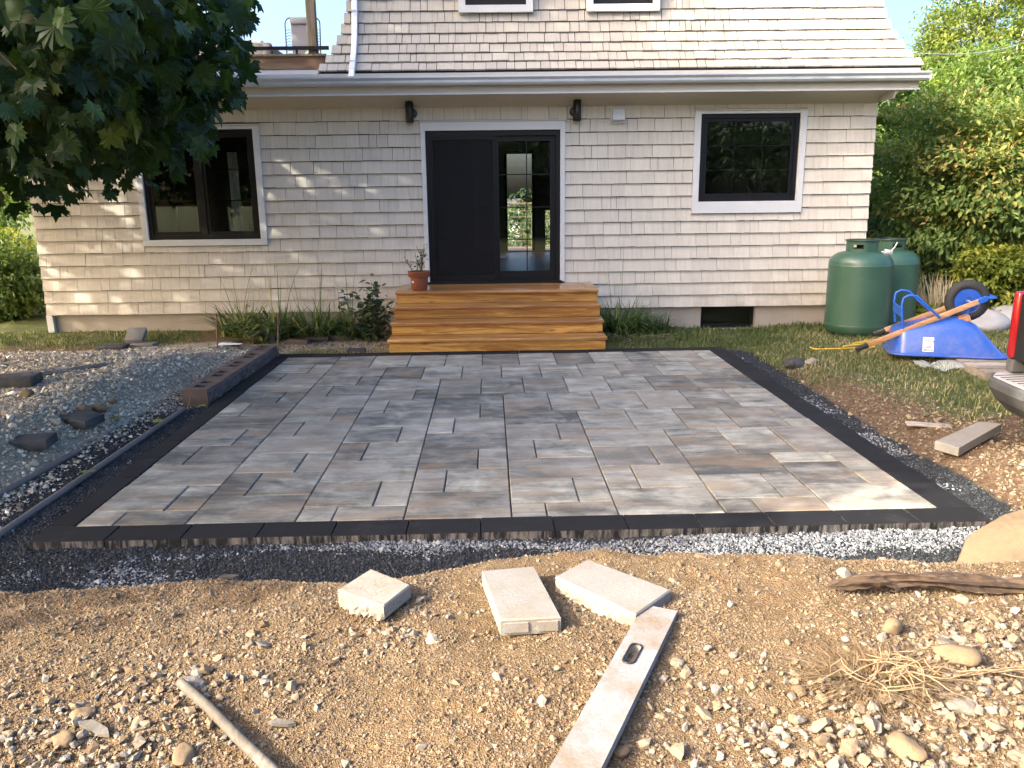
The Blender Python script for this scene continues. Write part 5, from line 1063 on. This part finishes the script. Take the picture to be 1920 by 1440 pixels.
x, y = samp(9000, (2.9, 4.4), (3.6, 8.6), lambda x, y: zones(x, y)[3]*.8); pebbles('verge_grit', x, y, .0085*np.exp(rs.normal(size=len(x))*.5), np.clip(rs.beta(1.6, 3, len(x)), 0, 1), M_RGRY_SUN, 'brown gritty crumbs on the verge between patio and lawn')
# foreground soil: crumbs and stones, denser in the gravelly corners
def heap(x, y): return np.clip(1.5*np.exp(-((x-1.15)**2/.30+(y-1.95)**2/.075))+1.1*np.exp(-((x+1.35)**2/.16+(y-2.0)**2/.09))+.8*np.exp(-((x-1.75)**2/.12+(y-2.45)**2/.05))+.5*np.exp(-((x+1.0)**2/.10+(y-2.3)**2/.03))+.35*np.exp(-((x+.35)**2/.05+(y-2.62)**2/.03)), 0, 1.3)
def mden(x, y): return (1-sst(crest(x)+.0, crest(x)+.14, y))*(.30+.70*np.clip(.42+1.6*fbm(x*1.9, y*1.9, 57, 3), 0, 1))
x, y = samp(150000, (-2.5, 2.9), (1.6, 3.35), mden); pebbles('soil_crumbs', x, y, .0046*np.exp(rs.normal(size=len(x))*.42), np.clip(rs.beta(2, 2.6, len(x)), 0, 1)*.85, M_RTAN, 'fine tan grit and crumbs on the dug soil', 'soil', lift=.1, small=True)
x, y = samp(3200, (-2.7, 3.2), (1.45, 3.35), mden); pebbles('small_stones', x, y, .0082*np.exp(rs.normal(size=len(x))*.40), rs.rand(len(x)), M_RTAN, 'small tan stones strewn over the dug soil', lift=.12)
x, y = samp(9000, (-2.6, 2.9), (1.45, 2.9), lambda x, y: heap(x, y)); hz = gz(x, y)+rs.rand(len(x))*.012*np.clip(heap(x, y), 0, 1); pebbles('crushed_stone', x, y, .0125*np.exp(rs.normal(size=len(x))*.38), np.clip(.35+.65*rs.rand(len(x)), 0, 1), M_RTAN, 'crushed tan and grey stone heaped in the front corners', z=hz)
# the larger stones one by one
SM = [MB().add([tuple(p) for p in v], [tuple(q) for q in IF.tolist()]) for v in RV]
SMT = [m_.mesh('stone', M_RTANO) for m_ in SM]
def stone(x, y, s, lab, grp, mesh=None, lift=.08):
    return single('stone', mesh or SMT[rs.randint(10)], None, lab, 'stone', TR((x, y, g1(x, y)+s*lift), (rs.normal()*.35, rs.normal()*.35, rs.uniform(0, 6.28)), (s, s, s)), grp)
n = 0
while n < 215:
    x = rs.uniform(-2.0, 2.6); y = rs.uniform(1.7, 3.1)
    if y > crest(x)-.05: continue
    if rs.rand() > .12+.88*min(1, float(heap(np.array([x]), np.array([y]))[0])): continue
    stone(x, y, .018*math.exp(rs.normal()*.32), 'small angular tan stone lying loose on the dug soil', 'loose stones on the dug soil'); n += 1
for px, py, s, sd, lab in [(1672, 1182, .044, 1, 'smooth round tan cobble on the dug soil below the rotten log'), (1500, 1300, .030, 2, 'dark grey-brown stone at the edge of the root mat'), (1790, 1237, .075, 3, 'flat tan stone beside the dry roots'), (155, 1345, .040, 4, 'yellow-tan stone above the bark strip'), (345, 1420, .046, 5, 'yellowish angular stone near the round stake'), (118, 1392, .040, 6, 'blocky yellow-tan stone lying beside the bark strip'), (1165, 1415, .030, 7, 'rounded brown stone in the shadow of the aluminium screed'), (1700, 1410, .06, 8, 'flat tan stone among the crushed stone'), (1800, 1330, .045, 9, 'grey pointed stone among the crushed stone'), (1270, 1245, .028, 10, 'brown stone beside the aluminium screed')]:
    P = gnd(px, py); single('stone', rock(100+sd, s, s*.8, s*(.8 if sd == 1 else .5), 3, .1 if sd == 1 else .35), M_SAND if sd in (1, 3, 4, 5, 6, 8) else M_RTANO, lab, 'stone', TR((P.x, P.y, P.z+s*.25), (0, 0, sd)), smooth=40)
for px, py, s, sd, lab in [(185, 770, .085, 31, 'tan angular rock next to a smaller pair on the gravel bank'), (158, 772, .07, 32, 'tan rock touching its larger neighbour on the gravel bank'), (212, 756, .055, 33, 'small tan rock beside the rock pair on the gravel bank'), (50, 742, .075, 34, 'brown rock below the dark paver on the gravel bank')]:
    P = gnd(px, py); single('stone', rock(sd, s, s*.8, s*.6), M_SAND, lab, 'stone', TR((P.x, P.y, P.z+s*.2), (0, 0, sd)), smooth=35)
# large sandstone slab at the right of the mound
P = gnd(1880, 1062); sl_ = MB(); out = [(-.22, -.06), (-.10, .09), (.12, .20), (.40, .26), (.55, .10), (.5, -.08), (.2, -.13), (-.1, -.13)]
sl_.loft([[(a*.97, b*.97, -.05) for a, b in out], [(a, b, -.01) for a, b in out], [(a*.98, b*.98, .012) for a, b in out], [(a*.93, b*.93, .02) for a, b in out]])
single('sandstone_slab', sl_, M_SAND, 'large flat tan sandstone slab on the mound above the rotten log', 'slab', TR((P.x+.0, P.y+.03, P.z+.085), (.30, -.10, 0), (1.25, 1.2, 1.2)), smooth=50)
# ============================================================ CONCRETE PAVERS ON THE MOUND
def brk(name, label, quad, h, mat, group, dz=.0, broken=None):
    """four ground pixels of the top outline -> slab of thickness h"""
    P = [onz(px, py, z) for px, py, z in quad]; top = [np.array(p) for p in P]; dn = np.array([0, 0, -h]); c = sum(top)/4
    t = thing(name, label, 'paver', (float(c[0]), float(c[1]), float(c[2]-h)), group=group)
    def ringl(k, zz, ins): return [tuple(p+(c-p)*ins/np.linalg.norm(c-p)+np.array([0, 0, zz])) for p in top]
    g = MB(); g.loft([ringl(0, -h, .002), ringl(0, -.006, .0), ringl(0, 0, .006)]); part('slab', g, mat, t, world=True); return t, top
grp = 'loose concrete pavers on the mound'
t_, top = brk('concrete_paver', 'cracked pale concrete paver piece with a broken rough edge', [(633, 1105, .36), (695, 1066, .36), (770, 1096, .36), (719, 1136, .36)], .055, M_CCRK, grp)
r_ = np.random.RandomState(4)
def rough_edge(t, a, b, h, out, n=26, m_=6):
    a, b = np.array(a), np.array(b); g = []; d = b-a; nrm = np.array([d[1], -d[0], 0]); nrm /= np.linalg.norm(nrm)
    for i in range(n):
        for j in range(m_):
            u, v = i/(n-1), j/(m_-1); env = math.sin(math.pi*min(1, max(0, u)))**.4
            g.append(a+d*u+nrm*(out*(v**.8)*env*(.55+.9*r_.rand())-.004)+np.array([0, 0, -h*v*1.02+.001]))
    F = [(i*m_+j, (i+1)*m_+j, (i+1)*m_+j+1, i*m_+j+1) for i in range(n-1) for j in range(m_-1)]
    part('broken_edge', npmesh('broken_edge', np.array(g), F, M_CBRK), None, t, world=True)
rough_edge(t_, top[0], top[3], .055, .03)
t_, top = brk('concrete_paver', 'whole grey concrete paver between two broken ones, propped on the soil', [(938, 1162, .375), (903, 1070, .365), (1001, 1061, .365), (1052, 1156, .375)], .062, M_CPAV, grp)
a, b = top[0], top[3]
for u0, u1 in ((.06, .46), (.60, .95)):
    p = a+(b-a)*u0; q = a+(b-a)*u1; n_ = np.array([(b-a)[1], -(b-a)[0], 0]); n_ /= np.linalg.norm(n_); g = MB()
    g.loft([[tuple(p-n_*.004+[0, 0, -.012]), tuple(q-n_*.004+[0, 0, -.012]), tuple(q-n_*.004+[0, 0, -.054]), tuple(p-n_*.004+[0, 0, -.054])], [tuple(p+n_*.004+[0, 0, -.015]), tuple(q+n_*.004+[0, 0, -.015]), tuple(q+n_*.004+[0, 0, -.051]), tuple(p+n_*.004+[0, 0, -.051])]]); part('spacer_lug', g, M_CPAV, t_, world=True)
t_, top = brk('concrete_paver', 'long broken concrete paver beside the end of the aluminium screed', [(1192, 1152, .36), (1041, 1080, .36), (1101, 1048, .36), (1258, 1106, .36)], .06, M_CPAV, grp)
rough_edge(t_, top[1], top[0], .06, .035, 34)
# ============================================================ ALUMINIUM SCREED, STAKE, LOG
A_, B_ = gnd(1238, 1150), gnd(1085, 1475); A_.z = .335; B_.z = .345; d_ = A_-B_; L = d_.length; ex = d_.normalized(); ey = Vector((-ex.y, ex.x, 0)).normalized(); ez = ex.cross(ey)
q = Matrix([[ex[k], ey[k], ez[k], 0] for k in range(3)]+[[0, 0, 0, 1]]); q.translation = B_+Vector((0, 0, .012))
sc_ = thing('aluminium_screed', 'long pale dusty aluminium screed with a dark hand slot lying on the soil', 'screed', tuple(q.translation))
hw = .062; bm = bmesh.new(); hs0, hs1, hw2 = L-.40, L-.275, .0195; ns = 9
slot = [(hs1-hw2+hw2*math.cos(a), hw2*math.sin(a)+.010) for a in np.linspace(-math.pi/2, math.pi/2, ns)]+[(hs0+hw2+hw2*math.cos(a), hw2*math.sin(a)+.010) for a in np.linspace(math.pi/2, 3*math.pi/2, ns)]
def outer(n_out):  # points of the outer rectangle matching the slot loop
    P = []
    for k in range(2*ns):
        if k < ns: t = k/(ns-1); P.append((L, -hw+2*hw*t))
        else: t = (k-ns)/(ns-1); P.append((-.9, hw-2*hw*t))
    return P
o2 = outer(0); g = MB(); n2 = 2*ns; V = [(a, b, .0) for a, b in o2]+[(a, b, 0) for a, b in slot]+[(a, b, -.028) for a, b in o2]+[(a, b, -.028) for a, b in slot]; F = []
for k in range(n2):
    k1 = (k+1) % n2; F += [(k, k1, n2+k1, n2+k), (2*n2+k, 3*n2+k, 3*n2+k1, 2*n2+k1), (k, 2*n2+k, 2*n2+k1, k1), (n2+k, n2+k1, 3*n2+k1, 3*n2+k)]
g.add(V, F, q); part('bar', g, M_ALU, sc_, world=True)
g = MB(); g.tube([(a, b, .001) for a, b in slot]+[(slot[0][0], slot[0][1], .001)], .0035, 6, False, q); part('slot_rim', g, M_BLK2, sc_, smooth=60, world=True)
g = MB(); g.add([(a, b, -.026) for a, b in slot], [tuple(range(n2))], q); part('slot_backing', g, M_RTANO, sc_, world=True)
A_, B_ = gnd(338, 1296), gnd(505, 1455); A_.z += .035; B_.z += .03; dd = B_-A_
single('wooden_stake', MB().tube([A_, A_+dd*.02, A_+dd*.35+Vector((.004, 0, .004)), A_+dd*.7, B_+dd*.25], [.010, .0155, .016, .0165, .017], 14), M_OLDWOOD, 'round weathered wooden stake lying on the dug soil', 'stake', smooth=50)
a, b = gnd(1548, 1112), gnd(1935, 1112); g = MB(); n_ = 34; V = []; kk = 16
for i_ in range(n_):
    u = i_/(n_-1); p = a.lerp(b, u)+Vector((0, .03*math.sin(u*3), .032+.010*math.sin(u*5))); rad = .030*(.35+.65*min(1, u*4))*(1+.12*math.sin(u*11))
    for j in range(kk): an = 2*math.pi*j/kk; rr = rad*(1+.26*math.sin(j*2.7+u*3)+.22*math.sin(j*5.1+u*17)+.30*r_.rand()-.2*(u < .06)); V.append((p.x+(.09*r_.rand()-.03 if i_ == 0 else (.04*r_.rand() if i_ == 1 else 0)), p.y+rr*math.cos(an), p.z+rr*.8*math.sin(an)))
g.add(V, [(i_*kk+j, i_*kk+(j+1) % kk, (i_+1)*kk+(j+1) % kk, (i_+1)*kk+j) for i_ in range(n_-1) for j in range(kk)]+[tuple(range(kk)), tuple(range((n_-1)*kk, n_*kk))]); single('rotten_log', g, M_ROT, 'splintered dark rotten log lying on the mound', 'log')
def chip(label, px, py, L, w, rz, mat=M_OLDWOOD, h=.012):
    P = gnd(px, py); g = MB(); g.prism([(-L/2, -w*.3), (-L*.3, -w/2), (L*.25, -w*.42), (L/2, -w*.05), (L*.3, w*.4), (-L*.25, w/2)], 'z', 0, h); single('wood_chip', g, mat, label, 'wood piece', TR((P.x, P.y, P.z+.012), (.05, .06, rz)))
chip('pale bark strip on the stones at the front corner', 180, 1375, .13, .035, -.5); chip('flat tan wood sliver lying alone on the soil', 530, 1365, .085, .022, -.1); chip('small orange wood chips at the mound edge', 430, 1087, .10, .03, .1)
# dry root mat
V, F, T = [], [], []; off = 0; r_ = np.random.RandomState(12); P0 = gnd(1640, 1270)
rt_ = thing('root_mat', 'tangled mat of dry straw-coloured roots on the soil', 'roots', (P0.x, P0.y, P0.z))
V, F, T = strips(520, (0, 0, 0), .17, .16, .0035, r_, 1.3, up=.35); V[:, 1] = V[:, 1]*.85; part('fine_roots', npmesh('fine_roots', V, F, M_DRYB, dict(tint=T)), None, rt_)
g = MB()
for k in range(26):
    a0 = r_.uniform(0, 6.28); L0 = r_.uniform(.10, .28); c0 = np.array([r_.normal()*.08+.05, r_.normal()*.06, .015]); pts = []
    for j in range(9): t = j/8; pts.append((c0[0]+L0*(t-.4)*math.cos(a0)+.02*math.sin(t*7+k), c0[1]+L0*(t-.4)*math.sin(a0)*.7+.02*math.cos(t*6+k), c0[2]+.03*math.sin(t*3.1)))
    g.tube(pts, .0018, 5)
for k in range(5):
    pts = [(.12+.05*j, .01+.012*math.sin(j*1.3+k*2)-.02*k*.3, .012+.01*math.sin(j+k)) for j in range(9)]; g.tube(pts, .0022, 5)
tm = g.mesh('thick_roots', M_DRYB); at_ = tm.attributes.new('tint', 'FLOAT', 'POINT'); at_.data.foreach_set('value', np.full(len(tm.vertices), .8, np.float32)); part('thick_roots', tm, None, rt_)
# ============================================================ LEFT SIDE
def blk(label, c0, c1, k, n):
    a = c0.lerp(c1, k/n); b = c0.lerp(c1, (k+1)/n); L = (b-a).length-.012; t = thing('wall_block', label, 'block', (a.x, a.y, -.045), (0, 0, math.atan2((b-a).y, (b-a).x)+rs.normal()*.015), 'row of hollow wall blocks'); h = .155; w = .235
    holes = [(.10*L/.45, .21*L/.45), (.26*L/.45, .37*L/.45)]; g = MB(); y0, y1 = .07, .175
    xs = [0, holes[0][0], holes[0][1], holes[1][0], holes[1][1], L]
    for i_ in range(5):
        xa, xb = xs[i_], xs[i_+1]
        if i_ in (1, 3): g.box((xa, 0, 0), (xb, y0, h)); g.box((xa, y1, 0), (xb, w, h))
        else: g.box((xa, 0, 0), (xb, w, h))
    part('core', g, M_BLOCK, t); fv = []; nn_, mm = 14, 7
    for i_ in range(nn_):
        for j in range(mm): e = 0 if (i_ in (0, nn_-1) or j in (0, mm-1)) else 1; fv.append((L*i_/(nn_-1), -.001-e*(.008+.022*rs.rand()), h*j/(mm-1)))
    part('split_face', npmesh('split_face', fv, [(i_*mm+j, (i_+1)*mm+j, (i_+1)*mm+j+1, i_*mm+j+1) for i_ in range(nn_-1) for j in range(mm-1)], M_BLOCK), None, t)
c0, c1 = Vector((-2.725, 7.20, 0)), Vector((-2.70, 9.55, 0))
for k in range(5): blk(['hollow brown wall block at the open end of the row', 'second hollow wall block from the open end of the row', 'middle hollow wall block of the row', 'fourth hollow wall block from the open end, next to the far one', 'far hollow wall block of the row, under the blue rag'][k], c0, c1, k, 5)
def lp(label, px, py, sx, sy, sz, rz, mat=M_DPAV, tilt=(0, 0), group=None, name='loose_paver', dz=0):
    P = gnd(px, py); single(name, MB().rbox((-sx/2, -sy/2, 0), (sx/2, sy/2, sz), .006, 2), mat, label, 'paver', TR((P.x, P.y, P.z+.004+dz), (tilt[0], tilt[1], rz)), group, smooth=40)
gp = 'loose pavers left lying about the patio'
lp('dark paver at the end of the weathered boards on the gravel bank', 32, 722, .36, .24, .085, .1, group=gp); lp('tilted dark paver on the gravel below the tan rocks', 150, 795, .30, .22, .07, -.25, tilt=(.03, .06), group=gp); lp('dusty-topped dark paver lying alone low on the gravel bank', 62, 838, .28, .20, .07, .12, tilt=(.03, -.03), group=gp)
lp('flat dark paver beside the upright pale-topped block', 212, 655, .33, .24, .05, .05, group=gp); lp('grey flat paver under the pale-topped block', 268, 650, .30, .22, .04, .1, M_CPAV, group=gp)
lp('tilted block with pale top near the left foundation', 258, 646, .22, .26, .075, .1, M_CPAV, (.5, 0), gp, dz=.08); lp('small dark paver standing beside the wooden steps', 669, 662, .22, .10, .055, 0, group=gp); lp('grey brick behind the wall blocks', 500, 640, .24, .15, .12, .1, M_CPAV, group=gp)
for k in range(3): lp(['dark edging stone lying in the bed under the daylilies', 'dark edging stone next to the grey brick', 'dark edging stone nearest the leafy bush in the bed'][k], [595, 560, 640][k], [640, 645, 637][k], .30, .11, .06, [.1, -.2, .05][k], M_BLOCK, group=gp)
P = gnd(1487, 690); single('dark_rock', rock(71, .13, .09, .075), M_DPAV, 'black broken rock on the verge between patio and lawn', 'rock', TR((P.x, P.y, P.z+.05)), smooth=30); P = gnd(1512, 686); single('grey_rock', rock(72, .08, .07, .05), M_RGRYO, 'grey rock touching the black rock on the verge', 'rock', TR((P.x+.06, P.y+.03, P.z+.035)), smooth=30)
# leaning pale slab near the truck
brk('concrete_slab', 'pale concrete edging slab resting tilted near the truck bumper', [(1798, 840, .10), (1753, 827, .10), (1836, 790, .17), (1879, 794, .17)], .06, M_CPAV, None)
P = gnd(1740, 800); single('wood_board', MB().rbox((-.16, -.04, 0), (.16, .04, .02), .003, 1), M_GREYWOOD, 'short pale board lying on the verge behind the concrete slab', 'board', TR((P.x, P.y, P.z+.005), (0, .03, -.25)))
def bar(name, label, cat, a, b, r, mat, group=None, lift=0., sq=None):
    A, B2 = gnd(*a), gnd(*b); A.z += r+lift; B2.z += r+lift; m_ = MB(); pts = [A.lerp(B2, t) for t in np.linspace(0, 1, 7)]
    for p in pts[1:-1]: p.z = max(p.z, g1(p.x, p.y)+r*.7)
    if sq: m_.tube(pts, [sq]*7, 4)
    else: m_.tube(pts, r, 12)
    single(name, m_, mat, label, cat, group=group, smooth=40)
bar('screed_pipe', 'rusty screed pipe lying next to the patio border', 'pipe', (-60, 1050), (345, 772), .022, M_PIPE); bar('screed_pipe', 'short dark screed pipe on the gravel, bank side, farther from the border', 'pipe', (-40, 955), (148, 850), .022, M_PIPE); bar('wood_lath', 'thin wooden lath lying on dark gravel in line with the short pipe', 'lath', (185, 822), (264, 776), .012, M_GREYWOOD, sq=.016)
bar('board', 'weathered narrow board lying on the gravel bank', 'board', (70, 706), (200, 686), .014, M_GREYWOOD, sq=.022); bar('board', 'shorter weathered board alongside the narrow one on the gravel bank', 'board', (30, 704), (130, 693), .014, M_GREYWOOD, sq=.018)
def stake(label, px, py, ptop, r, mat=M_RUST):
    P = gnd(px, py); T_ = ony(*ptop, P.y); single('steel_stake', MB().tube([(P.x, P.y, P.z-.05), (T_.x, T_.y, T_.z)], r, 8), mat, label, 'stake', smooth=50)
stake('thin rusty steel stake standing on the bank behind the wall blocks', 407, 655, (406, 589), .010); stake('taller steel stake standing at the far patio corner', 520, 676, (522, 590), .009)
single('steel_rod', MB().tube([gnd(352, 775)+Vector((0, 0, .03)), gnd(372, 735)+Vector((0, 0, .20))], .006, 8), M_RUST, 'thin rusty rod leaning on the open end of the block row', 'rod', smooth=50)
P = gnd(478, 640); single('blue_rag', rock(81, .11, .08, .06, 3, .9), M_BLUEC, 'crumpled blue and grey rag by the far wall block', 'rag', TR((P.x, P.y, P.z+.09)), smooth=60)
P = gnd(430, 648); single('paper_scrap', MB().add([(-.16, -.06, 0), (.16, -.05, .012), (.15, .06, .004), (-.12, .07, .016), (-.16, -.06, .004), (.16, -.05, .016), (.15, .06, .008), (-.12, .07, .02)], [(0, 1, 2, 3), (4, 5, 6, 7), (0, 1, 5, 4), (1, 2, 6, 5), (2, 3, 7, 6), (3, 0, 4, 7)]), M_STICK, 'pale paper scrap on the ground near the rusty stake', 'scrap', TR((P.x, P.y, P.z+.01)))
# fallen maple leaves
for px, py, lab in [(899, 4, None), (297, 806, 'yellow-green fallen maple leaf on the screed pipe'), (168, 905, 'green fallen maple leaf near the front of the screed pipe'), (376, 763, 'pale fallen leaf on the border by the open end of the blocks'), (420, 734, 'pale fallen leaf on the border beside the second wall block'), (470, 699, 'curled pale fallen leaf on the border beside the middle wall block'), (215, 796, 'faded fallen leaf on the gravel beside the lath')]:
    if lab is None: continue
    P = gnd(px, py) if px < 330 else onz(px, py, 0); single('fallen_leaf', leaves_mesh('fallen_leaf', np.zeros((1, 3)), np.array([[1., .3, 0]]), np.array([[0, 0, 1.]]), np.array([.10]), np.array([.95]), MAPLE, M_LEAFG), None, lab, 'leaf', TR((P.x, P.y, max(P.z, 0)+.03 if px < 330 else .012), (.1, -.2, px*.7)))
